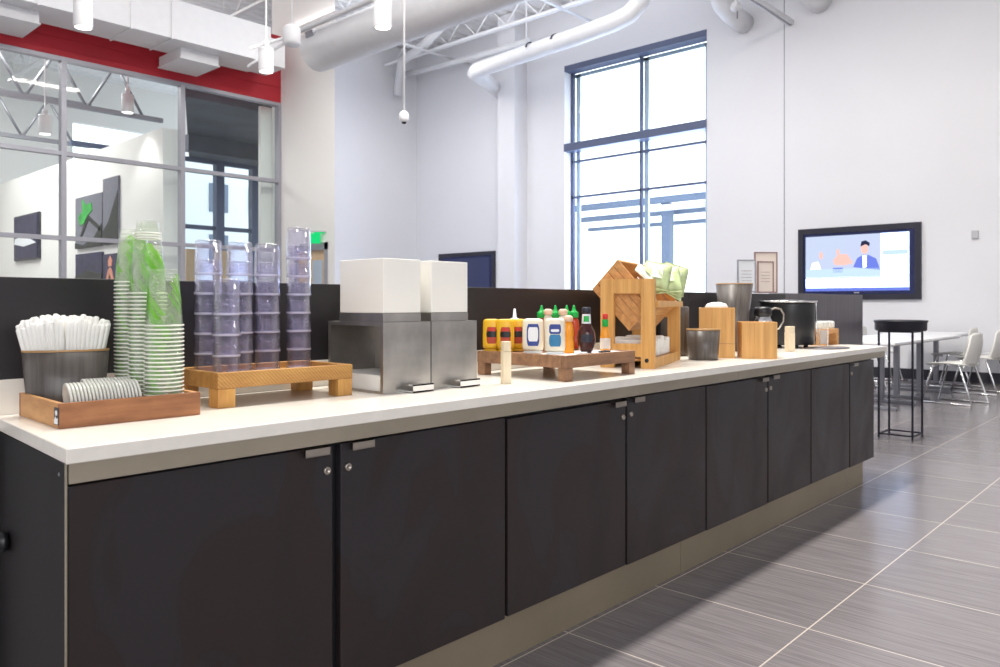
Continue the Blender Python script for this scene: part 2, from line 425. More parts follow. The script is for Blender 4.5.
t = empty('sprinkler_valve', (12.35, 6.0, 6.1), label='small white valve hanging beside the fat white pipe', cat='valve')
MB().lathe([(0, 0), (.08, .01), (.1, .06), (.07, .12), (.03, .16), (.03, .4), (0, .4)], 16).build('valve_body', 'duct', t)
MB().box((0, 0, .3), (.25, .03, .03)).tube([(.05, 0, -.12), (.05, 0, .05)], .01, 6).build('valve_arm', 'greymetal', t)
# spotlight cluster at the far corner
t = empty('junction_fixture', (6.33, 10.0, 4.95), label='white swivel fixture hanging at the end of the boxed duct', cat='fixture')
MB().lathe([(0, 0), (.11, 0), (.13, .04), (.13, .24), (.08, .29), (0, .3)], 18).build('housing', 'duct', t)
MB().tube([(0, 0, .3), (0, 0, 2.0)], .01, 6).build('rod', 'ceil', t)
MB().tube([(-.5, .3, -.1), (0, 0, .14)], .025, 8).build('arm', 'duct', t)
MB().tube([(-.25, .8, -.2), (0, .02, .1)], .025, 8).build('arm', 'duct', t)

# ------------------------------------------------------------------ glass wall (window_1) and what is behind
wz = [0.0, 1.0, 2.12, 3.35, 4.72]
gx = [-2.9, .55, 2.28, 4.03, 5.80, 7.57]
g = MB()
for X in gx: g.b2((X-.035, YG-.02, 0), (X+.035, YG+.10, 4.72))
for z in wz: g.b2((gx[0]-.03, YG-.016, z-.03), (gx[-1]+.03, YG+.096, z+.03))
wf = g.build('window_1', 'frame'); struct(wf)
p = MB().b2((gx[0], YG+.035, 0), (gx[-1], YG+.045, 4.72)).build('glass_pane', 'glass', wf)
tag(p, kind='structure')
struct(MB().b2((5.7, 12.85, 0), (5.95, 23.5, 4.08)).build('wall_gallery', 'wall_warm'))
struct(MB().b2((7.38, 12.67, 0), (XR+.15, 12.75, 4.72)).build('wall_strip', 'wall_warm'))
struct(MB().b2((-3, 23.8, 0), (5.95, 24, ZC)).build('wall_gallery_far', 'wall_warm'))
# lit soffit room to the right of the gallery wall: outer windows
w = MB()
for X in (8.1, 9.35, 10.3, 11.2): w.b2((X-.10, 17.9, 0), (X+.10, 18.1, 4.6))
for z in (1.4, 3.0, 4.6): w.b2((6.0, 17.95, z-.05), (12.5, 18.05, z+.05))
wn = w.build('window_2', 'winframe'); struct(wn)
tag(MB().b2((6.0, 18.0, 0), (12.5, 18.01, 4.6)).build('glass_pane', 'glass', wn), kind='structure')
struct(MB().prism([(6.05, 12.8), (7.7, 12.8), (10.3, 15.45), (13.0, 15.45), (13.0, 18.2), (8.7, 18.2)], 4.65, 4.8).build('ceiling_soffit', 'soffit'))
struct(MB().b2((8.7, 18.2, 4.65), (13.6, 18.3, ZC)).build('wall_upper', 'wall_warm'))
struct(MB().b2((5.951, 23.8, 0), (8.0, 24, ZC)).b2((8.001, 23.8, 6.3), (13.6, 24, ZC)).build('wall_gallery_end', 'wall_warm'))
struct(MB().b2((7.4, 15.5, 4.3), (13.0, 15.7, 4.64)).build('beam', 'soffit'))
t = empty('office_building', (12.6, 26, 0), label='pale building with dark windows seen through the glass wall', cat='building')
MB().b2((-2.2, 0, 0), (3.6, 1, 7.3)).b2((-4.6, .6, 0), (-2.2, 1.6, 4.6)).build('wall', 'facade', t)
for (x0, z0) in ((-1.0, 4.4), (.9, 4.4), (-1.0, 2.6), (.9, 2.6), (2.4, 4.4), (-3.6, 3.0), (2.4, 2.6)):
    MB().b2((x0-.35, -.04, z0), (x0+.35, .0 if x0 > -2.2 else .6, z0+1.0)).build('window', 'canopy', t)
struct(MB().b2((XW+.45, -20, -.2), (60, 60, -.15)).b2((-3, 24, -.2), (XW+.45, 60, -.15)).build('ground', 'ground'))

struct(MB().b2((8.39, 17.7, 0), (8.62, 17.74, 2.45)).b2((9.1, 17.7, 0), (9.5, 17.74, 2.45)).build('door_2', 'tan'))
# posters on the gallery wall (plane X = 5.7, seen from -X)
def poster(name, y0, y1, z0, z1, base, label, extra):
    t = empty(name, (5.68, (y0+y1)/2, z0), label=label, cat='poster')
    hw = (y1-y0)/2; h = z1-z0
    MB().b2((-.02, -hw, 0), (.02, hw, h)).build('canvas', base, t)
    for nm, mat, poly in extra:
        # poly in (u from left as seen, v up) 0..1 ; left = larger Y
        pl = [(hw - u*2*hw, v*h) for u, v in poly]
        Mx = Matrix(((0, 0, 1, 0), (1, 0, 0, 0), (0, 1, 0, 0), (0, 0, 0, 1)))
        MB().prism(pl, -.03, -.02, M4=Mx).build(nm, mat, t)
    return t
poster('wall_poster', 15.35, 16.7, 2.25, 3.25, 'photo_sky', 'tall poster of a leaping green figure under a grey sky',
       [('hill', 'photo_hill', [(0, 0), (1, 0), (1, .42), (.75, .2), (.3, .05), (0, .12)]),
        ('figure', 'photo_green', [(.12, .62), (.3, .72), (.28, .95), (.42, .82), (.62, .85), (.66, .70), (.5, .62), (.42, .48), (.2, .45)]),
        ('figure_leg', 'photo_hill', [(.5, .62), (.95, .36), (.97, .28), (.9, .30), (.52, .52), (.25, .22), (.2, .24), (.42, .56)])])
poster('wall_poster', 14.6, 15.3, 2.25, 3.48, 'photo_sky', 'grey poster of a steep dark mountain ridge',
       [('ridge', 'photo_hill', [(0, 0), (1, 0), (1, .78), (.75, .6), (.4, .35), (0, .2)])])
poster('wall_poster', 15.35, 16.7, 1.55, 2.14, 'photo_night', 'plain dark poster directly below the green figure', [('skyline', 'photo_hill', [(0, 0), (1, 0), (1, .3), (.5, .45), (0, .25)])])
poster('wall_poster', 14.6, 15.3, 1.2, 2.08, 'photo_night', 'night poster of a standing person in a light robe',
       [('robe', 'photo_skin', [(.08, 0), (.95, 0), (.8, .35), (.62, .66), (.5, .72), (.36, .66), (.22, .40)]),
        ('shirt', 'labelw', [(.38, 0), (.62, 0), (.56, .5), (.48, .6), (.42, .5)]),
        ('head', 'photo_skin', [(.40, .74), (.60, .74), (.64, .86), (.5, .96), (.37, .86)])])
poster('wall_poster', 15.35, 16.7, .9, 1.47, 'photo_night', 'lowest poster showing the head of a person against blue',
       [('head', 'photo_skin', [(.42, .3), (.62, .3), (.66, .75), (.52, .9), (.4, .75)]), ('shirt', 'labelw', [(.25, 0), (.8, 0), (.66, .32), (.38, .32)])])
t = empty('wall_screen', (5.67, 19.7, 2.15), label='dark screen with a bright sports car picture on the gallery wall', cat='screen')
MB().b2((-.03, -.85, 0), (.03, .85, 1.02), .01).build('screen_frame', 'bezel', t)
MB().b2((-.04, -.8, .04), (-.03, .8, .98)).build('display', 'photo_night', t)
MB().prism([(-.75, .35), (.0, .55), (.7, .50), (.75, .38), (.1, .3)], -.05, -.04, M4=Matrix(((0, 0, 1, 0), (1, 0, 0, 0), (0, 1, 0, 0), (0, 0, 0, 1)))).build('picture', 'labelw', t)

# gallery trusses and lights seen through the glass
def gallery_truss(Y, lab):
    t = empty('gallery_truss', (0, Y, 5.0), label=lab, cat='truss')
    for z in (0, 1.0): MB().b2((-1, -.05, z), (XR-.3, .05, z+.09)).build('chord', 'greymetal', t)
    w = MB(); x = -.8
    while x < XR-1.4:
        w.tube([(x, 0, .05), (x+.55, 0, 1.02)], .03, 6).tube([(x+.55, 0, 1.02), (x+1.1, 0, .05)], .03, 6); x += 1.1
    w.build('web', 'greymetal', t)
gallery_truss(16.5, 'grey roof truss seen through the upper glass')
gallery_truss(20.5, 'grey roof truss farther back behind the glass')
tag(MB().tube([(2.0, 15.2, 6.1), (5.6, 15.2, 6.1)], .22, 20).build('gallery_duct', 'duct'), 'round white duct behind the top row of glass panes', 'duct')

# pendant downlights
def downlight(loc, zb, label, stem_top, group='cylinder downlights', power=60):
    t = empty('cylinder_downlight', (loc[0], loc[1], zb), label=label, cat='ceiling lamp')
    MB().lathe([(.083, .004), (.095, 0), (.098, .01), (.098, .30), (.092, .31), (0, .31)], 28).lathe([(.103, .27), (.103, .285)], 28).build('housing', 'pipe', t)
    MB().lathe([(0, .03), (.082, .03), (.083, .004)], 24).build('lens', 'lens', t)
    MB().lathe([(.0, .31), (.04, .31), (.04, .40), (.012, .42), (.012, stem_top-zb), (0, stem_top-zb)], 12).build('stem', 'pipe', t)
    L = bpy.data.lights.new('downlight', 'SPOT'); L.energy = power; L.spot_size = math.radians(95); L.spot_blend = .6; L.shadow_soft_size = .09
    L.color = (1, .95, .88)
    o = bpy.data.objects.new('downlight_beam', L); COL.objects.link(o); o.location = (0, 0, -.02); o.parent = t
    tag(o, kind='helper')
    return t
downlight((3.19, 9.18), 4.19, 'cylinder lamp in front of the boxed duct at upper left', 7.6)
downlight((5.42, 9.17), 4.19, 'cylinder lamp hanging before the right end of the red bulkhead', 7.6)
downlight((5.42, 6.76), 4.19, 'cylinder lamp beside the thin camera rod', 7.6)
downlight((2.75, 13.3), 4.35, 'cylinder lamp behind the first glass pane at far left', 7.0, power=80)
downlight((4.35, 14.2), 3.95, 'cylinder lamp behind the second top glass pane, left one', 7.0, power=80)
downlight((5.35, 13.4), 4.35, 'cylinder lamp behind the second top glass pane, right one', 7.0, power=60)
t = empty('ceiling_camera', (5.0, 5.85, 3.1), label='small white dome camera on a long thin rod', cat='camera')
t.location = (5.31, 6.27, 3.06)
MB().lathe([(0, 0), (.03, .0), (.05, .03), (.052, .075), (.04, .10), (.012, .12), (0, .12)], 20).build('camera_body', 'pipe', t)
MB().lathe([(0, -.022), (.02, -.015), (.028, .003), (0, .003)], 16).build('camera_lens', 'black', t)
MB().tube([(0, 0, .11), (0, 0, 4.5)], .012, 8).build('rod', 'pipe', t)

# exit sign
t = empty('exit_sign', (7.42, 11.15, 2.17), label='small green lit exit sign above the tan door', cat='sign')
MB().b2((-.0, -.02, 0), (.16, .02, .17), .004).b2((.05, -.02, .17), (.22, .02, .19)).build('sign_plate', 'exitg', t)
MB().b2((.0, -.03, .19), (.25, .03, .205)).build('sign_bracket', 'frame', t)
t.rotation_euler.z = -.75

# big window (window_3)
XF = XW+.22
t = MB()
t.b2((XW-.01, WY0, WZ1-.12), (XF+.06, WY1, WZ1)); t.b2((XW-.03, WY0, 4.44), (XF+.06, WY1, 4.60))
for Y, r_ in ((WY1-.03, .03), (8.62, .022), (WY0+.03, .03)): t.b2((XF, Y-r_, WZ0), (XF+.08, Y+r_, WZ1))
for z in (4.24, 3.47): t.b2((XF, WY0, z-.024), (XF+.06, WY1, z+.024))
wf = t.build('window_3', 'winframe'); struct(wf)
w = MB()
for Y in (WY1-.14, 8.53, WY0+.14): w.b2((XF+.08, Y-.05, WZ0), (XF+.11, Y+.05, WZ1-.13))
w.b2((XF+.08, WY0, WZ1-.2), (XF+.11, WY1, WZ1-.13)); tag(w.build('window_frame', 'winlight', wf), kind='structure')
tag(MB().b2((XF+.02, WY0, WZ1-.0), (XF+.03, WY1, WZ0)).build('glass_pane', 'glass', wf), kind='structure')
t = empty('entrance_canopy', (17.5, 0, 0), label='blue-grey steel canopy on a post outside the window', cat='canopy')
MB().b2((0, 6.0, 3.75), (.12, 13.6, 3.92)).b2((.5, 6.0, 3.5), (.62, 13.6, 3.64)).b2((1.0, 6.0, 3.28), (1.12, 13.6, 3.38)).build('beam', 'canopy', t)
MB().b2((0, 6.0, 3.55), (.1, 11.0, 3.70)).build('fascia', 'facade', t)
MB().b2((.1, 10.35, 0), (.3, 10.6, 3.75)).build('post', 'canopy', t)

# ------------------------------------------------------------------ counter
DF = 1.635                                   # door faces
bx = [.535, 1.158, 1.80, 2.468, 3.085, 3.71, 4.26, 4.86, 5.31]
t = empty('counter_top', (.53, 1.61, ST-.031), label='long off-white stone worktop with a steel strip under its edge', cat='worktop')
w = MB().prism([(0, 0), (4.96, 0), (4.96, .60), (.035, .60)], 0, .031)
bmesh.ops.bevel(w.bm, geom=list(w.bm.edges), offset=.002, segments=1, affect='EDGES')
w.build('slab', 'slab', t)
w = MB().b2((.008, .012, -.040), (2.83, .03, -.0005)).b2((2.832, .012, -.040), (4.94, .03, -.0005)); tag(w.build('apron', 'steel', t), 'brushed steel strip')
tag(MB().b2((.0, .6005, .0), (4.96, .619, .118)).build('stone_upstand', 'slab', None, (.53, 1.61, ST-.031)), 'low off-white stone strip standing along the back of the worktop', 'backsplash')
names = ['black-brown double cabinet at the near end under the napkin tray', 'second cabinet from the near end, under the condiment riser',
         'third cabinet, below the bamboo boxes', 'narrow last cabinet at the far end of the counter']
hand = [('R', 'L'), ('R', 'L'), ('R', 'L'), (None, 'L')]
tilt = [0, .0, .006, 0, -.004, 0, .002, -.004]
for c in range(4):
    x0, x1 = bx[2*c], bx[2*c+2]
    t = empty('base_cabinet', (x0, DF+.022, .18), label=names[c], cat='cabinet', group='base cabinets under the worktop')
    MB().b2((.036 if c == 0 else .003, .0, .0), (x1-x0-.003, .53, .63)).build('carcass', 'black', t)
    for k in range(2):
        a, b = bx[2*c+k]-x0+.006, bx[2*c+k+1]-x0-.006
        if c == 0 and k == 0: b -= .0
        if c == 0 and k == 1: a += .012
        hgt = .627 - (.0 if not tilt[2*c+k] else abs(tilt[2*c+k]))
        d = MB().b2((a, -.022, .0+tilt[2*c+k]*.5), (b, -.001, hgt), .003).build('door', 'door', t)
        side = hand[c][k]
        if side:
            hx = b-.055 if side == 'R' else a+.06
            lx = b-.018 if side == 'R' else a+.022
            w = MB().b2((hx-.035, -.040, hgt-.018), (hx+.035, -.038, hgt+.002)).b2((hx-.035, -.040, hgt), (hx+.035, -.003, hgt+.002)).b2((hx-.035, -.04, hgt-.019), (hx+.035, -.032, hgt-.017))
            tag(w.build('handle', 'nickel', d), 'steel finger pull')
            w = MB().lathe([(0, 0), (.004, 0), (.005, .002), (.009, .003), (.0105, .0), (.0105, -.004)], 18)
            bmesh.ops.transform(w.bm, matrix=Matrix.Translation((lx, -.025, hgt-.062)) @ Matrix.Rotation(PI/2, 4, 'X'), verts=w.bm.verts)
            w.build('lock', 'nickel', d)
t = empty('end_panel', (.545, DF-.005, 0), label='glossy black side panel closing the near end of the counter', cat='panel')
MB().prism([(-.012, .0), (-.007, .0), (.026, .565), (.018, .565)], .0, .853).build('board', 'blackpanel', t)
MB().b2((-.012, -.004, .0), (-.0085, .0, .853)).build('edge_strip', 'steel', t)
w = MB().lathe([(0, .0), (.022, .0), (.026, .012), (.014, .02), (.012, .035), (0, .035)], 20)
bmesh.ops.transform(w.bm, matrix=Matrix.Translation((.008, .44, .61)) @ Matrix.Rotation(-PI/2, 4, 'Y'), verts=w.bm.verts)
w.build('knob', 'black', t)
for zz, yy in ((.825, .03), (.80, .47)): MB().b2((.002 if yy < .1 else .02, yy, zz), (-.012 if yy < .1 else .016, yy+.006, zz+.006)).build('screw', 'greymetal', t)
struct(MB().b2((.56, 1.712, 0), (3.0, 1.72, .178)).b2((3.003, 1.712, 0), (5.33, 1.72, .178)).b2((5.322, 1.72, 0), (5.33, 2.2, .178)).build('baseboard_counter', 'kick'))
# partition behind the counter
t = empty('low_partition', (.5, 2.232, 0), label='low dark partition standing along the back of the counter', cat='partition')
MB().b2((0, 0, 0), (3.5, .12, 1.228), .002).build('dark_panel', 'panel', t)
MB().b2((3.502, 0, 0), (4.85, .12, 1.228), .002).build('dark_panel', 'panel', t)
tag(MB().b2((4.852, -.0, 0), (6.45, .12, 1.236), .002).build('grey_panel', 'panel_grey', t), 'grey grained end panel')
# framed notices on the partition cap
def notice(x, y, wd, h, rz, fm, label, off=0):
    t = empty('framed_notice', (x, y, 1.237), rz, label=label, cat='picture frame', group='framed notices on the partition')
    b = .008
    w = MB().b2((-wd/2, 0, b), (-wd/2+b, .012, h-b)).b2((wd/2-b, 0, b), (wd/2, .012, h-b)).b2((-wd/2, 0, 0), (wd/2, .012, b)).b2((-wd/2, 0, h-b), (wd/2, .012, h))
    w.build('frame', fm, t)
    MB().b2((-wd/2+b, .004, b), (wd/2-b, .009, h-b)).build('sheet', 'cream' if off else 'labelw', t)
    w = MB()
    for k in range(4): w.b2((-wd*.28, .0025, h*(.35+.1*k)), (wd*.28, .0035, h*(.36+.1*k)))
    w.build('print', 'scrlav' if False else 'brownframe', t)
RV = -.36*PI/1.35
notice(4.87, 2.29, .125, .215, -.75, 'frame', 'frame with pale silver rim, nearest the tall stoneware bin')
notice(5.15, 2.285, .115, .215, -.75, 'brownframe', 'small frame with dark rosewood rim in front of the larger one', 1)
notice(5.245, 2.325, .165, .285, -.75, 'brownframe', 'tallest rosewood frame behind the small one', 1)

# ------------------------------------------------------------------ tray A with straws, lids, cups
t = empty('wooden_box_tray', (.602, 1.872, ST), math.radians(-1.5), label='reddish wooden box tray holding straws, lids and clear cups', cat='tray')
tag(MB().b2((0, 0, 0), (.318, .012, .056), .001).build('front_board', 'recl', t))
MB().b2((0, .296, 0), (.318, .308, .056), .001).build('back_board', 'recl', t)
MB().b2((0, .0125, 0), (.012, .2955, .056), .001).build('side_board', 'recl_end', t)
MB().b2((.306, .0125, 0), (.318, .2955, .056), .001).build('side_board', 'recl_end', t)
MB().b2((.0125, .0125, 0), (.3055, .2955, .010)).build('bottom_board', 'recl', t)
b = MB().b2((-.001, .004, .008), (0, .034, .046)).build('brand_plate', 'black', t)
MB().lathe([(0, 0), (.006, 0), (.006, .001)], 14).build('emblem', 'labelw', b).matrix_local = Matrix.Translation((-.002, .018, .034)) @ Matrix.Rotation(PI/2, 4, 'Y')
MB().prism([(.008, .010), (.030, .010), (.030, .018), (.022, .026), (.016, .020), (.008, .024)], 0, .001).build('emblem', 'labelw', b).matrix_local = Matrix(((0, 0, 1, -.0022), (1, 0, 0, 0), (0, 1, 0, 0), (0, 0, 0, 1)))
T0 = ST+.0105

# straw holder (oval stoneware)
hx, hy = .699, 2.125
HRZ = -.30
h = empty('oval_holder', (hx, hy, T0), HRZ, label='flat oval grey-brown stoneware holder full of wrapped straws', cat='holder')
MB().lathe([(0, 0), (.082, 0), (.085, .004), (.0965, .146), (.091, .146), (.080, .01), (0, .01)], 48, sy=.40).build('vessel', 'stoneware', h)
MB().lathe([(.0968, .146), (.0972, .151), (.0905, .151), (.0905, .146)], 48, sy=.40).build('rim', 'gold', h)
# straws: slim paper sleeves
k = 0
ca, sa = math.cos(HRZ), math.sin(HRZ)
for row in range(3):
    for i in range(20):
        u = -1 + 2*(i+.5*(row % 2))/19.5; v = (row-1)*.015*math.sqrt(max(.02, 1-u*u*.98))
        bxl = u*.056; top = u*.096 - (.005 if u < 0 else 0) + random.uniform(-.002, .002); tz = .215 + .018*(1-u*u) + random.uniform(-.006, .006) - .010*(row == 0)
        if tz > .24: tz = .24
        p0 = Vector((bxl, v*.8, .012)); p1 = Vector((top, v*1.6, tz))
        ww = .0068
        w = MB(); dirv = (p1-p0); n = 4; pts = [p0 + dirv*(j/n) for j in range(n+1)]
        w.tube([p-p0 for p in pts]+[p1-p0+dirv.normalized()*.003], [.003, .0052, ww*.8, ww, ww, ww*.45], 6)
        o = w.build('wrapped_straw', 'paper', None, (hx+ca*p0.x-sa*p0.y, hy+sa*p0.x+ca*p0.y, T0+p0.z), HRZ)
        o.scale = (1, 1, 1)
        lab = 'white paper-wrapped straw bunched upright in the oval holder'
        if row == 0 and i == 0: lab = 'leftmost white paper-wrapped straw leaning out of the oval holder'
        tag(o, lab, 'straw', 'paper-wrapped straws in the oval holder')

# lids lying on edge in a row
def lid_mesh():
    w = MB()
    w.lathe([(0, .004), (.030, .004), (.036, 0.), (.041, 0.), (.0425, .003), (.041, .0055), (.037, .003), (.031, .0065), (0, .0065)], 26)
    return w
lid0 = lid_mesh().build('cup_lid', 'wrap'); me_lid = lid0.data
bpy.data.objects.remove(lid0)
lid_dir = -.12
for r_, (sx_, sy_, n, lab) in enumerate(((.636, 1.930, 20, 'clear flat plastic lid in the near row lying on edge'), (.700, 2.010, 14, 'clear flat plastic lid in the rear row lying on edge'))):
    for i in range(n):
        o = bpy.data.objects.new('cup_lid', me_lid); COL.objects.link(o)
        sp = .0078
        x = sx_ + i*sp; yy = sy_ - i*sp*.05
        o.rotation_euler = (0, PI/2 - .10, lid_dir)
        o.location = (x, yy, T0+.0425)
        tag(o, lab, 'lid', 'clear cup lids in the wooden tray')
        if i == 0: o['label'] = lab.replace('lid in', 'lid at the left end of')

# clear cups with leaf print, upturned and nested
def cup_mesh(h=.14, r0=.0455, r1=.034, nm='drink_cup', printed=True, seg=56):
    w = MB()
    prof = [(r0-.0015, .0005), (r0, .0), (r0+.0016, .0015), (r0+.0014, .0035), (r0-.0006, .004)]
    nr = 24
    body = [(r0-.0006+(r1-r0)*k/nr, .004+(h-.004)*k/nr) for k in range(1, nr+1)]
    prof2 = prof+body+[(r1-.006, h), (r1-.007, h-.003), (0, h-.003)]
    def mi(i, k):
        if i < 4: return 1
        if not printed: return 0
        j = (i-4)/2
        if 2 <= j < 11:
            a = ((k+.5)/seg*2) % 1.0            # the print repeats twice round the cup
            c = .88 - j*.075
            wd = .045+.035*math.sin(PI*(j-2)/9)
            if abs(a-c) < wd: return 2
            if abs(a-(c-.28)) < wd*.55 and 4 < j < 9: return 2
        return 0
    w.lathe(prof2, seg, mi=mi)
    return w
c0 = cup_mesh().build('drink_cup', ['cup', 'cuprim', 'green']); me_cup = c0.data; bpy.data.objects.remove(c0)
for (X, Y, n, pitch, where, a0) in ((.857, 1.927, 22, .0100, 'front right', -1.25), (.857, 2.020, 30, .0100, 'middle', -2.15), (.858, 2.112, 33, .0100, 'rear left', -2.0)):
    for i in range(n):
        o = bpy.data.objects.new('drink_cup', me_cup); COL.objects.link(o)
        o.location = (X+random.uniform(-.0006, .0006), Y+random.uniform(-.0006, .0006), T0+i*pitch); o.rotation_euler.z = a0 + (random.uniform(-.5, .5) if i < n-1 else 0)
        tag(o, ('upturned clear cup with green leaf print on top of the %s stack' if i == n-1 else 'clear cup nested in the %s stack of upturned leaf-print cups') % where, 'cup', 'clear leaf-print cups in stacks')
c0 = cup_mesh(.034, .031, .026, printed=False, seg=24).build('portion_cup', ['cup', 'cuprim']); me_pc = c0.data; bpy.data.objects.remove(c0)
zt = T0 + 29*.01 + .1402
for i in range(3):
    o = bpy.data.objects.new('portion_cup', me_pc); COL.objects.link(o)
    o.location = (.857, 2.020, zt+i*.0065)
    tag(o, 'topmost small clear cup above the middle cup stack' if i == 2 else 'small clear cup nested on top of the middle cup stack', 'cup', 'small clear cups on the middle stack')

# ------------------------------------------------------------------ riser B with tumblers
def riser(name, loc, L, D, H, ap, leg, mat, matleg, label, lip=.012, rz=0., recess=.006, rim=.022):
    t = empty(name, loc, rz, label=label, cat='riser')
    z0 = H-ap
    MB().b2((0, 0, z0), (L, rim, H), .0015).build('rail', mat, t)
    MB().b2((0, D-rim, z0), (L, D, H), .0015).build('rail', mat, t)
    MB().b2((0, rim+.0005, z0), (rim, D-rim-.0005, H), .0015).build('rail', mat, t)
    MB().b2((L-rim, rim+.0005, z0), (L, D-rim-.0005, H), .0015).build('rail', mat, t)
    MB().b2((rim, rim, z0+.004), (L-rim, D-rim, H-recess)).build('deck', mat, t)
    for x in (.001, L-leg-.001):
        for y in (.001, D-leg-.001):
            MB().b2((x, y, 0), (x+leg, y+leg, z0-.0005), .0015).build('leg', matleg, t)
    return t
RB = riser('wooden_riser', (1.0, 1.93, ST), .432, .26, .093, .042, .05, 'pine', 'pine_leg', 'light sawn-wood riser under the lavender tumblers', recess=.018)
RBZ = ST+.093-.018+.0005
def tum_mesh(h=.098, r0=.0385, r1=.0345, seg=36):
    w = MB()
    prof = [(r0-.002, 0), (r0, .0), (r0+.0004, .002), (r0-.0004, .006), (r0-.0008, .007)]
    body = [(r0-.0008+(r1-r0+.0008)*k/5, .007+(h-.010)*k/5) for k in range(1, 6)]
    outer = prof+body+[(r1-.003, h), (r1-.007, h-.001), (0, h-.002)]
    def mi(i, k): return 1 if i < 4 else 0
    w.lathe(prof[:4], seg, mi=1)
    w.lathe(prof[3:]+body+[(r1-.003, h), (r1-.006, h), (0, h-.004)], seg, mi=lambda i, k: 1 if i in (5, 6, 7) and False else 0, flute=.018, nf=12)
    w.lathe([(r0-.006, .002), (r1-.004, h-.008), (0, h-.010)], 18)
    return w
c0 = tum_mesh().build('tumbler', ['tumbler', 'tumrim']); me_t = c0.data; bpy.data.objects.remove(c0)
stacks = [(1.068, 2.118, 6, 'rear left'), (1.060, 1.998, 4, 'short front'), (1.166, 2.118, 6, 'rear second'), (1.256, 2.118, 6, 'rear third'), (1.366, 2.118, 7, 'tallest right')]
for X, Y, n, where in stacks:
    for i in range(n):
        o = bpy.data.objects.new('tumbler', me_t); COL.objects.link(o)
        o.location = (X+random.uniform(-.001, .001), Y, RBZ+i*.0565); o.rotation_euler.z = random.uniform(0, 1)
        nth = ['bottom', 'second', 'third', 'fourth', 'fifth', 'sixth', 'seventh'][i]
        tag(o, ('topmost lavender clear tumbler of the %s stack' % where) if i == n-1 else ('lavender clear tumbler, %s from the bottom of the %s stack' % (nth, where) if i else 'bottom lavender clear tumbler of the %s stack' % where),
            'tumbler', 'upturned lavender tumblers on the riser')

# ------------------------------------------------------------------ napkin dispensers
def dispenser(x0, x1, y0, label, openleft):
    L = x1-x0; D = .285; Hh = .219
    t = empty('napkin_dispenser', (x0, y0, ST), label=label, cat='dispenser')
    w = MB()
    w.b2((0, 0, 0), (L, .004, Hh-.004)); w.b2((0, D-.004, 0), (L, D, Hh-.004)); w.b2((0, 0, Hh-.004), (L, D, Hh)); w.b2((L-.004, .004, 0), (L, D-.004, Hh-.004))
    if openleft:
        w.b2((0, .004, 0), (.004, .014, Hh-.004)).b2((0, D-.014, 0), (.004, D-.004, Hh-.004)).b2((0, .014, Hh-.012), (.004, D-.014, Hh-.004)).b2((0, .014, 0), (.004, D-.014, .008))
    else: w.b2((0, .004, 0), (.004, D-.004, Hh-.004))
    w.build('steel_body', 'steel_box', t)
    MB().b2((.008, .012, .001), (L-.01, D-.012, .055)).build('napkin_stack', 'paper', t)
    bx0, bx1, by0, by1 = .010, L-.032, .012, D-.05
    MB().b2((bx0-.001, by0-.001, Hh+.0005), (bx1+.001, by1+.001, Hh+.028), .001).build('steel_band', 'steel_box', t)
    MB().b2((bx0, by0, Hh+.0285), (bx1, by1, Hh+.197), .002).build('white_cover', 'white', t)
    w = MB().b2((L*.42, -.045, .002), (L*.86, -.001, .006)).b2((L*.42, -.045, .002), (L*.86, -.043, .026)).b2((L*.42, -.045, .022), (L*.86, -.02, .026))
    w.build('front_lip', 'chrome', t)
    return t
dispenser(1.500, 1.693, 1.868, 'steel napkin dispenser with white cover, beside the tumbler riser', True)
dispenser(1.697, 1.905, 1.868, 'steel napkin dispenser with white cover, beside the condiment riser', False)

def block(x, y, s, label, notch=False):
    t = empty('wooden_block', (x, y, ST), -.5, label=label, cat='block')
    MB().b2((-s/2, -s/2, 0), (s/2, s/2, .112), .002).build('lower_block', 'paleblock', t)
    MB().b2((-s/2+.001, -s/2+.001, .1125), (s/2-.001, s/2-.001, .146), .002).build('upper_block', 'paleblock', t)
block(1.995, 1.815, .030, 'pale upright wooden block in front of the mustard bottles')
block(4.46, 1.835, .042, 'pale upright wooden block in front of the black kettle')

# ------------------------------------------------------------------ riser C with condiments
RCX, RCY = 2.180, 1.695
riser('wooden_riser', (RCX, RCY, ST), .440, .44, .092, .045, .038, 'dkwood', 'dkwood', 'dark reclaimed wooden riser holding the sauces', recess=.004)
RZ = ST+.0885
tag(MB().b2((RCX+.025, RCY+.025, RZ), (RCX+.40, RCY+.17, RZ+.0015)).build('paper_liner', 'paper'), 'white paper liner on the dark condiment riser', 'paper')
RZ2 = RZ+.002
def inverted(name, x, y, r, h, sy, body, capm, lab, rz, label, cat, labels):
    t = empty(name, (x, y, RZ2), rz, label=label, cat=cat)
    MB().lathe([(0, 0), (r*.86, 0), (r*.9, .002), (r*.9, .007), (r*.85, .008), (0, .008)], 24, sy=sy).build('cap', capm, t)
    MB().lathe([(r*.5, .0082), (r*.93, .011), (r, .024), (r*1.0, h*.5), (r*.97, h*.9), (r*.88, h*.975), (r*.6, h), (0, h)], 32, sy=sy).build('bottle', body, t)
    for nm, mat, z0, z1, half, out in labels:
        w = MB()
        def fn(u, v, z0=z0, z1=z1, half=half, out=out):
            a = -PI/2 + (u-.5)*2*half*(1-.25*abs(2*v-1)**4)
            rr = r*(1.012+out)
            return (rr*math.cos(a), rr*math.sin(a)*sy, z0+(z1-z0)*v)
        w.grid(fn, 12, 8); w.build(nm, mat, t)
    return t
def px_face(x, y): return math.atan2(-x, y)   # turn so local -Y looks back at the lens
mayo_lab = [('label', 'blue', .028, .110, .62, 0), ('label_panel', 'labelw', .045, .098, .48, .012)]
mayo_lab2 = [('label', 'blue', .074, .110, .60, 0), ('label_lower', 'blue2', .028, .072, .60, .004), ('label_panel', 'labelw', .082, .092, .4, .02)]
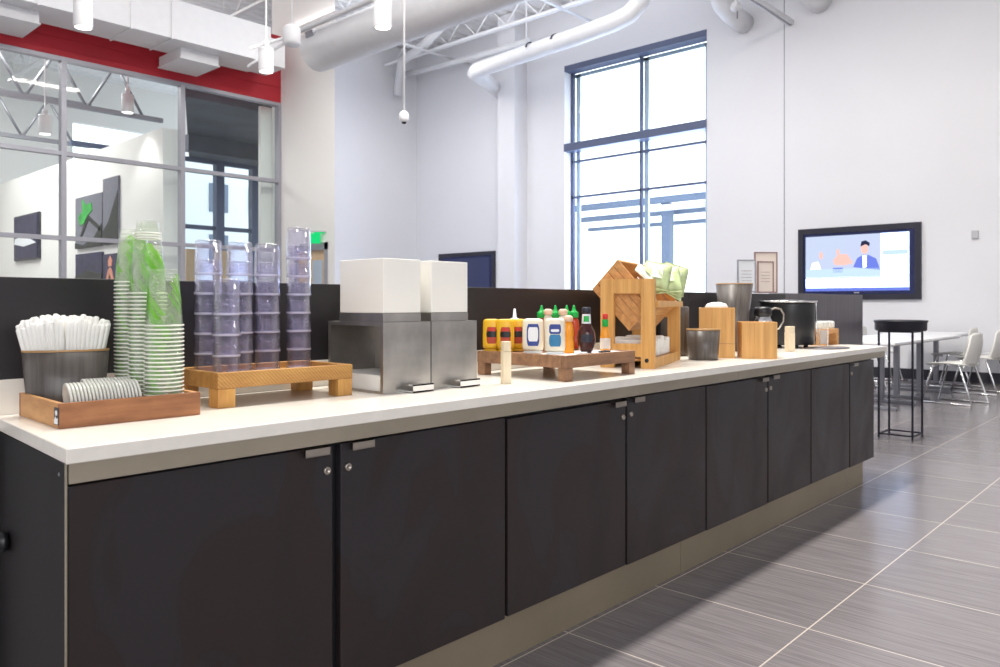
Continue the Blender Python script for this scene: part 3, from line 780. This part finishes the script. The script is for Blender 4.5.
mus_lab = [('label', 'labelred', .03, .095, .6, 0), ('label_panel', 'black', .055, .078, .62, .012), ('label_badge', 'capred', .080, .092, .3, .016)]
def face(x, y): return -math.atan2(x, y)
for (x, y, kind, lab) in ((2.225, 2.10, 'mus', 'yellow mustard bottle at the left end of the riser'), (2.245, 2.045, 'mus', 'yellow mustard bottle with red and black label behind the wooden block'),
                          (2.305, 2.034, 'mus', 'yellow mustard bottle half hidden beside the mayonnaise')):
    inverted('mustard_bottle', x, y, .035, .126, .62, 'mustard', 'mustard', None, face(x, y), lab, 'bottle', mus_lab)
inverted('mayonnaise_bottle', 2.240, 1.900, .040, .130, .62, 'mayo', 'labelw', None, face(2.24, 1.90), 'white mayonnaise bottle with blue rimmed white label', 'bottle', mayo_lab)
inverted('mayonnaise_bottle', 2.262, 1.812, .038, .132, .62, 'mayo', 'labelw', None, face(2.262, 1.812), 'white mayonnaise bottle with blue and teal label', 'bottle', mayo_lab2)
# nozzle bottle behind
t = empty('squeeze_bottle', (2.355, 2.095, RZ2), label='pale squeeze bottle whose white nozzle sticks up behind mustard', cat='bottle')
MB().lathe([(0, 0), (.026, 0), (.028, .004), (.028, .10), (.02, .115), (0, .115)], 24).build('bottle', 'mayo', t)
MB().lathe([(.021, .114), (.021, .124), (.008, .130), (.004, .166), (0, .166)], 16).build('nozzle', 'labelw', t)
# chilli sauce bottles with green nozzle caps
sr = [(2.405, 1.945, 'first'), (2.395, 1.865, 'second'), (2.440, 1.835, 'third'), (2.470, 1.800, 'fourth')]
for i, (x, y, nth) in enumerate([(2.43, 2.016, 'first'), (2.47, 1.977, 'second'), (2.51, 1.950, 'third'), (2.56, 1.952, 'fourth')]):
    t = empty('chilli_sauce_bottle', (x, y, RZ2), label='red chilli sauce bottle with green pointed cap, %s from the left' % nth, cat='bottle', group='green-capped chilli sauce bottles')
    MB().lathe([(0, 0), (.020, 0), (.022, .004), (.022, .10), (.020, .116), (.015, .128), (0, .129)], 24).build('bottle', 'sri', t)
    MB().lathe([(.018, .129), (.019, .131), (.019, .148), (.017, .152), (.009, .157), (.005, .172), (.003, .180), (0, .180)], 20).build('cap', 'capgreen', t)
# orange bottle with peach cap and two more peach caps
for x, y, r, h, lab in ((2.335, 1.806, .021, .118, 'orange sauce bottle with a peach cap beside the dark bottle'),):
    t = empty('orange_sauce_bottle', (x, y, RZ2), label=lab, cat='bottle')
    MB().lathe([(0, 0), (r, 0), (r*1.04, .004), (r, .04), (r*.85, .055), (r, .07), (r*.8, .105), (r*.6, h), (0, h)], 24).build('bottle', 'orange', t)
    MB().lathe([(r*.62, h), (r*.85, h+.002), (r*.85, h+.018), (r*.4, h+.024), (0, h+.024)], 20).build('cap', 'peach', t)
for x, y, lab in ((2.40, 1.958, 'pale bottle with a round peach cap between the left green caps'), (2.445, 1.918, 'pale bottle with a round peach cap between the middle green caps')):
    t = empty('pale_bottle', (x, y, RZ2), label=lab, cat='bottle')
    MB().lathe([(0, 0), (.017, 0), (.017, .13), (.011, .142), (0, .142)], 20).build('bottle', 'mayo', t)
    MB().lathe([(.014, .142), (.018, .144), (.018, .160), (.010, .165), (0, .165)], 18).build('cap', 'peach', t)
# dark syrup bottle
t = SB = empty('syrup_bottle', (2.395, 1.767, RZ2), face(2.395, 1.767), label='round dark syrup bottle with a pale neck label', cat='bottle')
MB().lathe([(0, 0), (.018, 0), (.026, .008), (.034, .03), (.036, .048), (.032, .068), (.020, .086), (.0165, .092), (.0145, .125), (0, .125)], 32).build('bottle', 'dark', t)
MB().lathe([(.0178, .092), (.0158, .122)], 28).build('neck_label', 'labelw', t)
w = MB(); w.grid(lambda u, v: (.0182*math.cos(-PI/2+(u-.5)*1.2)*(1-.08*v), .0182*math.sin(-PI/2+(u-.5)*1.2)*(1-.08*v), .098+v*.018), 6, 3); w.build('neck_print', 'capgreen', t)
w = MB(); w.grid(lambda u, v: (.0368*math.cos(-PI/2+(u-.5)*1.3), .0368*math.sin(-PI/2+(u-.5)*1.3), .034+v*.024), 8, 3); w.build('label', 'bezel', t)
MB().lathe([(.0155, .1255), (.017, .127), (.017, .142), (.012, .144), (0, .144)], 20).build('cap', 'bezel', t)
# hot sauce bottle
t = HS = empty('hot_sauce_bottle', (2.520, 1.768, RZ2), label='small hot sauce bottle with red cap and green collar', cat='bottle')
MB().lathe([(0, 0), (.017, 0), (.018, .004), (.018, .045), (.009, .070), (.007, .074), (0, .074)], 22).build('bottle', 'orange', t)
MB().lathe([(.0185, .008), (.0185, .040)], 22).build('label', 'cream', t)
MB().lathe([(.0085, .074), (.011, .075), (.011, .094), (.008, .096), (0, .096)], 18).build('collar', 'capgreen', t)
MB().lathe([(.0085, .0965), (.0095, .098), (.0095, .112), (0, .113)], 18).build('cap', 'capred', t)
HS.scale = (1.1, 1.1, 1.3); SB.scale = (1.0, 1.0, 1.2)
for i, (x, y) in enumerate(((2.435, 1.722), (2.478, 1.730), (2.332, 1.735), (2.30, 1.728))):
    lab = ['dark condiment sachet by the syrup bottle', 'dark condiment sachet by the hot sauce bottle', 'silvery condiment sachet by the orange sauce bottle', 'silvery condiment sachet at the front corner of the riser'][i]
    tag(MB().box((0, 0, .004), (.03, .02, .006), .0025, rot=Rz(i)).build('sachet', 'bezel' if i < 2 else 'labelw', None, (x, y, RZ2)), lab, 'sachet')

# ------------------------------------------------------------------ crate rack
RKA = math.radians(19.4)
RK = Matrix.Translation((2.862, 1.757, ST)) @ Matrix.Rotation(RKA, 4, 'Z')   # local x = depth, local y = to the left (+), z up
t = empty('crate_rack', (2.862, 1.757, ST), RKA, label='oak frame rack with a tilted slatted crate and lower tray', cat='rack')
W_, D_, H_ = .235, .60, .382
for nm, x0 in (('front_frame', 0), ('rear_frame', D_-.03)):
    w = MB()
    w.b2((x0, 0, 0), (x0+.03, .058, H_ if x0 == 0 else .27), .001).b2((x0, W_-.058, 0), (x0+.03, W_, H_ if x0 == 0 else .27), .001)
    w.b2((x0, .058, H_-.062 if x0 == 0 else .21), (x0+.03, W_-.058, H_ if x0 == 0 else .27)).b2((x0, .058, .05), (x0+.03, W_-.058, .105))
    w.build(nm, 'bamboo', t)
w = MB().lathe([(0, 0), (.009, 0), (.009, .002), (0, .002)], 18)
bmesh.ops.transform(w.bm, matrix=Matrix.Translation((-.001, .032, .035)) @ Matrix.Rotation(PI/2, 4, 'Y'), verts=w.bm.verts); w.build('screw_hole', 'black', t)
w = MB().b2((.03, .002, .0), (D_-.03, .018, .042)).b2((.03, W_-.018, .0), (D_-.03, W_-.002, .042)); w.build('side_rail', 'bamboo', t)
w = MB().b2((.03, .018, .03), (D_-.03, W_-.018, .040)); w.build('lower_shelf', 'oak', t)
MB().b2((.03, -.012, .262), (D_, .004, .288), .001).build('top_rail', 'bamboo', t)
# tilted crate: cross-section corners (y-left, z) relative: photographed diamond
L_, B_, R_, T_ = Vector((.282, .340)), Vector((.118, .159)), Vector((.004, .284)), Vector((.166, .470))
def crate():
    x0, x1 = .035, D_-.035
    cc = (L_+B_+R_+T_)/4
    w = MB()
    th = .010
    def wall(P, Q, inn):      # board from P to Q, inner direction
        n = inn.normalized()*th
        poly = [P, Q, Q+n, P+n]
        vs0 = [w.bm.verts.new((x0, p.x, p.y)) for p in poly]; vs1 = [w.bm.verts.new((x1, p.x, p.y)) for p in poly]
        w.bm.faces.new(vs0); w.bm.faces.new(vs1[::-1])
        for k in range(4): w.bm.faces.new((vs0[k], vs0[(k+1) % 4], vs1[(k+1) % 4], vs1[k]))
    u = (B_-L_).normalized(); v = (T_-L_).normalized()
    # side L-T, bottom L-B, side B-R
    n_s = 4
    for a, b, inn in ((L_, T_, u), (B_, R_, -u)):
        for k in range(n_s):
            wall(a+(b-a)*((k+.04)/n_s), a+(b-a)*((k+.96)/n_s), inn)
    wall(L_, B_, v)
    c = w.build('crate', 'oak', t)
    # slatted end panels, slats run from L-B side towards T-R
    for xx in (x0-.0, x1-.010):
        w = MB()
        n = 5
        for k in range(n):
            a0, a1 = (k+.05)/n, (k+.95)/n
            P = [L_+(T_-L_)*a0, L_+(T_-L_)*a1, B_+(R_-B_)*a1, B_+(R_-B_)*a0]
            vs0 = [w.bm.verts.new((xx-.002, p.x, p.y)) for p in P]; vs1 = [w.bm.verts.new((xx+.009, p.x, p.y)) for p in P]
            w.bm.faces.new(vs0); w.bm.faces.new(vs1[::-1])
            for q in range(4): w.bm.faces.new((vs0[q], vs0[(q+1) % 4], vs1[(q+1) % 4], vs1[q]))
        w.build('end_slats', 'oak', c)
    return c
crate()
def rk(p): return RK @ Vector(p)
# bags in the crate
def bag(p, size, rot, label, mats=('bag', 'bagw')):
    q = rk(p); t = empty('snack_bag', q, label=label, cat='bag', group='green and white bags in the crate')
    t.rotation_euler = rot
    sx, sy, sz = size
    w = MB()
    def pil(sgn):
        def fn(u, v):
            a, b = 2*u-1, 2*v-1
            h = (1-abs(a)**3)*(1-abs(b)**2.4)
            return (a*sx/2, b*sy/2*(1-.08*(1-abs(a))), sgn*sz/2*h + .004*math.sin(9*a+5*b)*h)
        return fn
    w.grid(pil(1), 12, 12).grid(pil(-1), 12, 12); bmesh.ops.remove_doubles(w.bm, verts=w.bm.verts, dist=.0004)
    w.build('pouch', mats[0], t)
    w = MB().grid(lambda u, v: ((u-.5)*sx*.4, (v-.5)*sy*.4, sz*.5*(1-.5*(2*u-1)**2*.16)-.002+.004), 6, 6); w.build('label', mats[1], t)
    for s in (-1, 1): MB().box((0, s*sy*.49, 0), (sx*.9, .006, .0016)).build('seal', mats[0], t)
bags = [((.14, .02, .40), (.12, .14, .05), (1.0, .2, -1.0), 'green bag leaning at the near side of the crate'),
        ((.26, .00, .385), (.13, .15, .05), (.9, -.1, -.9), 'green bag standing in the middle of the crate'),
        ((.38, -.01, .39), (.12, .15, .05), (1.2, .3, -.8), 'green bag poking highest out of the crate'),
        ((.48, .02, .36), (.12, .14, .05), (.8, .5, -.7), 'green bag at the far end of the crate')]
for p, s, r_, lab in bags: bag(p, s, r_, lab)
bag((.12, .06, .405), (.11, .12, .03), (.4, .7, -.9), 'white bag lying against the slats of the crate', ('bagw', 'bag'))
for i in range(7):
    q = rk((.075+i*.066, .118, .0405+.0)); 
    o = MB().b2((-.028, -.085, 0), (.028, .085, .078+.012*math.sin(i*2.1)), .006).build('napkin_bundle', 'paper', None, q, RKA+.04*math.sin(i*3))
    tag(o, ['white napkin bundle nearest the front of the rack shelf', 'white napkin bundle, second in the rack shelf', 'white napkin bundle, third in the rack shelf', 'white napkin bundle in the middle of the rack shelf',
            'white napkin bundle just past the middle of the rack shelf', 'white napkin bundle, last but one on the rack shelf', 'white napkin bundle at the far end of the rack shelf'][i], 'napkins', 'napkin bundles on the rack shelf')

# ------------------------------------------------------------------ far group
def bowlpot(name, x, y, r0, r1, h, label, cat, sy=1.):
    t = empty(name, (x, y, ST), -.7, label=label, cat=cat)
    MB().lathe([(0, 0), (r0*.97, 0), (r0, .004), (r1, h-.006), (r1-.006, h-.006), (r0-.008, .01), (0, .01)], 40, sy=sy).build('vessel', 'stoneware', t)
    MB().lathe([(r1+.0005, h-.006), (r1+.001, h), (r1-.007, h), (r1-.0065, h-.006)], 40, sy=sy).build('rim', 'gold', t)
bowlpot('stoneware_cup', 3.525, 1.885, .072, .082, .152, 'short grey-brown stoneware cup with gold rim before bamboo', 'cup')
bowlpot('stoneware_bin', 4.31, 2.105, .062, .106, .396, 'tall flaring grey-brown stoneware bin with gold rim', 'bin')
t = empty('dark_canister', (3.70, 2.145, ST), label='dark grey canister behind the rack', cat='canister')
MB().lathe([(0, 0), (.072, 0), (.074, .006), (.074, .255), (.068, .262), (0, .262)], 36).build('vessel', 'stoneware', t)
# bamboo box with tissue
def bbox(x, y, s, h, label, tissue, slot=.0):
    t = empty('bamboo_box', (x, y, ST), -math.radians(56 if h < .2 else 61), label=label, cat='box')
    w = MB(); th = .009
    w.b2((-s/2, -s/2, 0), (s/2, -s/2+th, h), .001).b2((-s/2, s/2-th, 0), (s/2, s/2, h), .001).b2((-s/2, -s/2+th, 0), (-s/2+th, s/2-th, h)).b2((s/2-th, -s/2+th, 0), (s/2, s/2-th, h))
    w.b2((-s/2+th, -s/2+th, h-.03), (s/2-th, s/2-th, h-.02))
    w.build('box_sides', 'bamboo', t)
    if tissue: MB().b2((-s/2-.0008, -s/2-.0008, .072), (s/2+.0008, s/2, .074)).build('joint_line', 'recl', t)
    return t
bbox(3.755, 1.932, .176, .256, 'taller bamboo box with a white napkin pile on top', True)
bbox(3.825, 1.745, .170, .184, 'shorter bamboo box in front of the thermos jug', False)
w = MB().lathe([(0, .0), (.066, .0), (.070, .010), (.056, .026), (.02, .034), (0, .034)], 28, sy=.8)
tag(w.build('napkin_pile', 'paper', None, (3.755, 1.932, ST+.2565-.006)), 'crumpled white napkin pile on the taller bamboo box', 'napkins')
# thermos jug
t = empty('thermos_jug', (4.43, 1.985, ST), -.75, label='black-lidded steel thermos jug with curved pale handle', cat='jug')
MB().lathe([(0, 0), (.056, 0), (.058, .01), (.058, .17), (.045, .20), (.042, .205), (0, .205)], 32).build('body', 'chrome', t)
MB().lathe([(.046, .205), (.052, .208), (.052, .245), (.04, .258), (0, .26)], 28).b2((-.075, -.012, .235), (-.03, .012, .25)).build('lid', 'black', t)
MB().tube([(.05, 0, .24), (.075, 0, .252), (.11, 0, .246), (.128, 0, .215), (.125, 0, .17), (.10, 0, .13), (.058, 0, .12)], .0055, 10).build('handle', 'nickel', t)
# soup kettle
t = empty('soup_kettle', (4.875, 2.02, ST), -.75, label='wide black kettle with steel rim behind the wooden block', cat='kettle')
MB().lathe([(0, .02), (.15, .02), (.158, .03), (.166, .27), (.164, .285), (0, .285)], 48, flute=.004, nf=24).build('kettle_body', 'black', t)
MB().lathe([(.150, .285), (.176, .285), (.178, .290), (.176, .296), (.150, .296), (.150, .285)], 48).build('rim', 'chrome', t)
MB().lathe([(.149, .287), (.10, .300), (0, .306)], 36).build('lid', 'black', t)
for a in range(4): MB().lathe([(0, 0), (.014, 0), (.014, .02), (0, .02)], 12, c=(.12*math.cos(a*PI/2), .12*math.sin(a*PI/2), 0)).build('foot', 'black', t)
MB().tube([(.176, -.02, .29), (.180, -.02, .10), (.172, -.02, .02)], .005, 8).build('side_bar', 'chrome', t)
t = empty('card_holder', (5.06, 1.86, ST), -.75, label='small white wire card holder beside the kettle', cat='card holder')
MB().tube([(-.03, 0, .003), (-.03, 0, .12), (.025, 0, .12), (.025, 0, .003), (-.03, 0, .003)], .0035, 8).tube([(-.03, 0, .003), (-.03, -.04, .003), (.045, -.04, .003)], .0035, 8).build('wire_frame', 'white', t)
MB().b2((-.022, .001, .02), (.018, .004, .11)).build('card', 'cream', t)
w = MB().lathe([(0, 0), (.17, 0), (.172, .003), (.17, .006), (0, .006)], 40, sx=1, sy=.62)
tag(w.build('serving_mat', 'panel_grey', None, (4.93, 1.79, ST+.0003), -.2), 'thin oval grey mat in front of the kettle', 'mat')
# little riser with clear packets
t = empty('wooden_riser', (5.23, 1.915, ST), 0, label='small brown wooden riser at the far end with clear packets', cat='riser')
MB().b2((0, 0, .078), (.25, .15, .108), .002).build('deck', 'recl_end', t)
for x in (0, .21):
    MB().b2((x, 0, 0), (x+.04, .15, .0775), .002).build('leg', 'recl_end', t)
for i in range(5):
    o = MB().box((0, 0, .026), (.038, .11, .051), .012).build('clear_packet', 'wrap', None, (5.26+i*.047, 1.99, ST+.1085), .12*math.sin(i*2.))
    tag(o, ['clear film packet nearest the kettle on the small riser', 'clear film packet, second on the small riser', 'clear film packet in the middle of the small riser', 'clear film packet, fourth on the small riser', 'clear film packet at the outer end of the small riser'][i], 'packet', 'clear packets on the small riser')

# ------------------------------------------------------------------ stand, tables, chairs
t = empty('tray_stand', (7.36, 2.05, 0), -.02, label='tall thin black wire stand with a black tray on top', cat='stand')
hs = .135; r = .0075; HH = .925
for sx in (-1, 1):
    for sy in (-1, 1): MB().b2((sx*hs-r, sy*hs-r, 0), (sx*hs+r, sy*hs+r, HH)).build('leg', 'blackmetal', t)
for z in (.03, HH-.01):
    w = MB()
    for s in (-1, 1):
        w.b2((-hs, s*hs-r*.8, z), (hs, s*hs+r*.8, z+.012)).b2((s*hs-r*.8, -hs, z), (s*hs+r*.8, hs, z+.012))
    w.build('ring_rail', 'blackmetal', t)
w = MB().lathe([(0, HH+.002), (.195, HH+.002), (.205, HH+.015), (.205, HH+.07), (.213, HH+.082), (.213, HH+.095), (.19, HH+.095), (.19, HH+.02), (0, HH+.02)], 40)
w.build('tray', 'blackmetal', t)
def table(x0, x1, y0, y1, label):
    t = empty('dining_table', ((x0+x1)/2, (y0+y1)/2, 0), label=label, cat='table', group='white tables by the far wall')
    L, D = (x1-x0)/2, (y1-y0)/2
    MB().b2((-L, -D, .722), (L, D, .75), .006).build('table_top', 'table', t)
    MB().b2((-L+.01, -D+.01, .712), (L-.01, D-.01, .7215)).build('underside', 'greymetal', t)
    for x in ((-L+.35, L-.35) if L > .7 else (-L+.2, L-.2)):
        MB().b2((x-.035, -.03, .03), (x+.035, .03, .7115), .004).b2((x-.035, -D+.08, 0), (x+.035, D-.08, .03), .004).build('leg', 'greymetal', t)
table(8.85, 10.25, 2.52, 3.42, 'white table half hidden behind the low partition')
table(10.30, 11.70, 2.52, 3.42, 'white table behind the black tray stand')
table(11.75, 12.95, 2.62, 3.52, 'white table closest to the back wall')
def make_chair(loc, rz, label):
    t = empty('shell_chair', loc, rz, label=label, cat='chair', group='white shell chairs')   # faces +Y
    def seat(u, v):
        x = (u-.5)*.44*(1-.1*(2*v-1)**2); y = -.20+.44*v
        z = .445 + .02*(2*u-1)**2 + .012*math.sin(PI*v) - .03*max(0, v-.8)*5*.3
        return (x, y, z)
    def back(u, v):
        ww = .40*(1-.22*v**3); x = (u-.5)*ww
        y = -.205 - .055*v + .05*(2*u-1)**2*(1-.5*v); z = .455 + .375*v - .035*v*(2*u-1)**4
        return (x, y-.02*math.sin(PI*v), z)
    MB().grid(seat, 12, 10).build('seat', 'chair', t, solid=.012)
    MB().grid(back, 12, 12).build('backrest', 'chair', t, solid=.012)
    for s in (-1, 1):
        MB().tube([(s*.12, .12, .435), (s*.20, .16, .43), (s*.225, .27, .012), (s*.225, .25, .011), (s*.225, -.27, .011), (s*.225, -.28, .015), (s*.20, -.14, .43), (s*.12, -.12, .435)], .011, 8).build('leg', 'chrome', t)
    return t
make_chair((10.36, 2.30, 0), -.18, 'white shell chair with chrome sled legs, nearest the camera side')
make_chair((11.74, 2.30, 0), -.18, 'white shell chair at the second table, rightmost of the three')
make_chair((12.36, 2.74, 0), -.1, 'white shell chair close to the back wall behind the front chair')
make_chair((11.35, 3.68, 0), PI, 'white shell chair on the far side of the tables beside the partition')
make_chair((12.55, 3.80, 0), PI, 'white shell chair on the far side near the wall')
t = empty('wall_bench', (13.0, 1.2, 0), label='low white bench along the back wall at the picture edge', cat='bench')
MB().b2((-.2, -1.4, .42), (.2, 1.33, .455), .004).build('bench_top', 'table', t)
MB().b2((-.19, -1.39, .40), (.19, 1.32, .4195)).build('underside', 'greymetal', t)
for y in (-1.2, .6): MB().b2((-.15, y-.03, 0), (.15, y+.03, .3995)).build('leg', 'greymetal', t)

# ------------------------------------------------------------------ televisions
def tv(y0, y1, z0, z1, label, on):
    t = empty('wall_television', (XW, (y0+y1)/2, z0), label=label, cat='television')
    hw = (y1-y0)/2; h = z1-z0
    w = MB().b2((-.05, -hw, .09), (0, -hw+.09, h-.09)).b2((-.05, hw-.09, .09), (0, hw, h-.09)).b2((-.05, -hw, 0), (0, hw, .09)).b2((-.05, -hw, h-.09), (0, hw, h))
    w.build('surround', 'bezel', t)
    MB().b2((-.035, -hw+.09, .09), (-.004, hw-.09, h-.09)).build('bezel', 'bezelblue', t)
    a, b, c, d = -hw+.17, hw-.13, .145, h-.14
    s = MB().b2((-.04, a, c), (-.035, b, d)).build('display', 'scr' if on else 'scroff', t)
    if on:
        W2, H2 = b-a, d-c
        def P(nm, mat, poly, k=0):
            pl = [(b-u*W2, c+v*H2) for u, v in poly]
            Mx = Matrix(((0, 0, 1, 0), (1, 0, 0, 0), (0, 1, 0, 0), (0, 0, 0, 1)))
            MB().prism(pl, -.042-.001*k, -.04-.001*k, M4=Mx).build(nm, mat, s)
        def rect(x0, y0_, x1, y1_): return [(x0, y0_), (x1, y0_), (x1, y1_), (x0, y1_)]
        def ell(x, y_, rx, ry): return [(x+rx*math.cos(q*PI/8), y_+ry*math.sin(q*PI/8)) for q in range(16)]
        P('studio_backdrop', 'scrpale', rect(0, .25, .74, 1)); P('studio_desk', 'scrcyan', rect(0, .25, .74, .40), 1); P('side_panel', 'scrcyan', rect(.76, .62, .99, .70))
        P('guest_head', 'scrskin', ell(.33, .70, .016, .06), 2); P('guest_shirt', 'scr', [(.05, .40), (.07, .52), (.13, .54), (.16, .40)], 2)
        P('ticker_band', 'scrblue', rect(0, .0, 1, .055)); P('caption_line', 'scrdark', rect(0, .235, .74, .245))
        P('studio_wall', 'scrlav', rect(.40, .55, .70, .97)); P('desk_line', 'scrlav', rect(.1, .44, .62, .452))
        P('red_graphic', 'scrskin', [(.28, .55), (.33, .66), (.42, .66), (.48, .5), (.4, .46), (.3, .47)], 1)
        P('blue_caption', 'scrblue', rect(.28, .33, .38, .42), 1)
        P('presenter_head', 'scrskin', ell(.59, .74, .035, .09), 2); P('presenter_hair', 'scrdark', [(.55, .78), (.56, .87), (.60, .89), (.64, .84), (.635, .78), (.60, .82)], 3)
        P('presenter_suit', 'scrblue', [(.48, .42), (.52, .58), (.57, .63), (.63, .63), (.70, .56), (.74, .36)], 1); P('presenter_shirt', 'scr', [(.575, .40), (.57, .62), (.61, .62), (.61, .42)], 3)
        P('guest_head', 'scrskin', ell(.16, .65, .018, .07), 1); P('guest_coat', 'scrlav', [(.10, .42), (.12, .55), (.2, .55), (.22, .42)], 0)
        P('divider', 'scrlav', rect(.70, .62, .705, 1.0)); P('text_line', 'scrlav', rect(.77, .73, 1, .74))
        MB().b2((-.042, -.04, .105), (-.036, .04, .125)).build('maker_badge', 'frame', t)
    return t
tv(3.40, 5.31, 1.23, 2.43, 'lit wall television showing a news studio', True)
tv(12.42, 14.33, 1.23, 2.40, 'dark wall television behind the napkin dispensers', False)
tag(MB().box((0, 0, 0), (.04, .09, .12), .008).build('thermostat', 'boxgrey', None, (XW-.02, 2.68, 2.19)), 'small grey wall box at right, level with the television top', 'wall box')

# ------------------------------------------------------------------ light
def area(name, loc, size, power, col=(1, 1, 1), rot=(0, 0, 0), sy=None):
    L = bpy.data.lights.new(name, 'AREA'); L.energy = power; L.color = col; L.size = size
    if sy: L.shape = 'RECTANGLE'; L.size_y = sy
    o = bpy.data.objects.new(name, L); COL.objects.link(o); o.location = loc; o.rotation_euler = rot
    tag(o, kind='helper'); return o
for X, P_ in ((1.6, 200), (4.2, 290), (6.8, 250)): area('overhead_key_fill', (X, 2.58, 6.8), 1.6, P_, (1, .95, .88), sy=.35)
area('overhead_key_fill', (6.0, -1.0, 6.7), 2.0, 30, (1, .97, .94), sy=2)  # added fill on the near side, not a known lamp
area('overhead_key_fill', (8.2, 7.6, 6.6), 2.5, 130, (1, .98, .96), sy=2.5)  # added fill over the middle of the room, out of view
area('overhead_key_fill', (10.6, 12.2, 6.4), 1.5, 38, (1, .98, .97), sy=1.5)  # added to brighten the walls of the far corner
area('ceiling_bounce_fill', (9.0, 9.0, 6.0), 3.0, 170, (1, .98, .97), rot=(PI, 0, 0), sy=6)  # added upward fill standing in for light bounced onto the ceiling
area('overhead_key_fill', (3.2, 5.2, 6.6), 2.5, 150, (1, .96, .92), sy=3)  # added fill above the floor behind the counter, no fixture there
area('front_fill', (-2.5, -3.5, 3.2), 5.0, 270, (.95, .97, 1), rot=(math.radians(72), 0, math.radians(-42)), sy=4)  # added fill from behind the camera; the walls there have no windows
L = bpy.data.lights.new('wall_glow_fill', 'SPOT'); L.energy = 95; L.spot_size = math.radians(100); L.spot_blend = 1; L.shadow_soft_size = .2; L.color = (1, .95, .90)
o = bpy.data.objects.new('wall_glow_fill', L); COL.objects.link(o); o.location = (5.2, 9.9, 4.7); o.rotation_euler = (Vector((7.6, 11.5, 3.2))-Vector(o.location)).to_track_quat('-Z', 'Y').to_euler(); tag(o, kind='helper')  # added spot for the warm glow on the return wall, no fixture modelled
area('ceiling_bounce_fill', (3.0, 9.0, 6.1), 2.0, 120, (1, .98, .97), rot=(PI, 0, 0), sy=4)  # added bounce fill for the ceiling near the boxed duct
area('ceiling_bounce_fill', (4.2, 16.0, 6.3), 4.0, 170, (1, .98, .97), rot=(PI, 0, 0), sy=5)  # added bounce fill for the deck beyond the red bulkhead
area('gallery_fill', (3.0, 17.5, 6.8), 4.0, 620, (1, .97, .93), sy=4)  # added unseen panel that brightens the room behind the glass
area('window_daylight', (XW+.5, 8.7, 3.4), 3.2, 460, (.58, .70, 1), rot=(0, math.radians(90), 0), sy=5.4)
W = bpy.data.worlds.new('World'); sc.world = W; W.use_nodes = True
nt = W.node_tree; bg = nt.nodes['Background']; bg.inputs[0].default_value = (.90, .95, 1.0, 1); bg.inputs[1].default_value = 2.6

# ------------------------------------------------------------------ camera
F = 780.5; ang = math.atan(721/F)
cd = bpy.data.cameras.new('camera'); cam = bpy.data.objects.new('camera', cd); COL.objects.link(cam)
cd.sensor_width = 36; cd.lens = F*36/1000; cd.shift_y = -.0295; cd.clip_start = .05; cd.clip_end = 300
cam.location = (0, 0, HC); cam.rotation_euler = (PI/2, 0, ang-PI/2)
cd.dof.use_dof = True; cd.dof.focus_distance = 2.6; cd.dof.aperture_fstop = 7
sc.camera = cam
sc.cycles.transparent_max_bounces = 96
sc.view_settings.view_transform = 'Standard'; sc.view_settings.look = 'None'
sc.view_settings.gamma = 1; sc.view_settings.use_curve_mapping = False
sc.view_settings.exposure = 0.12
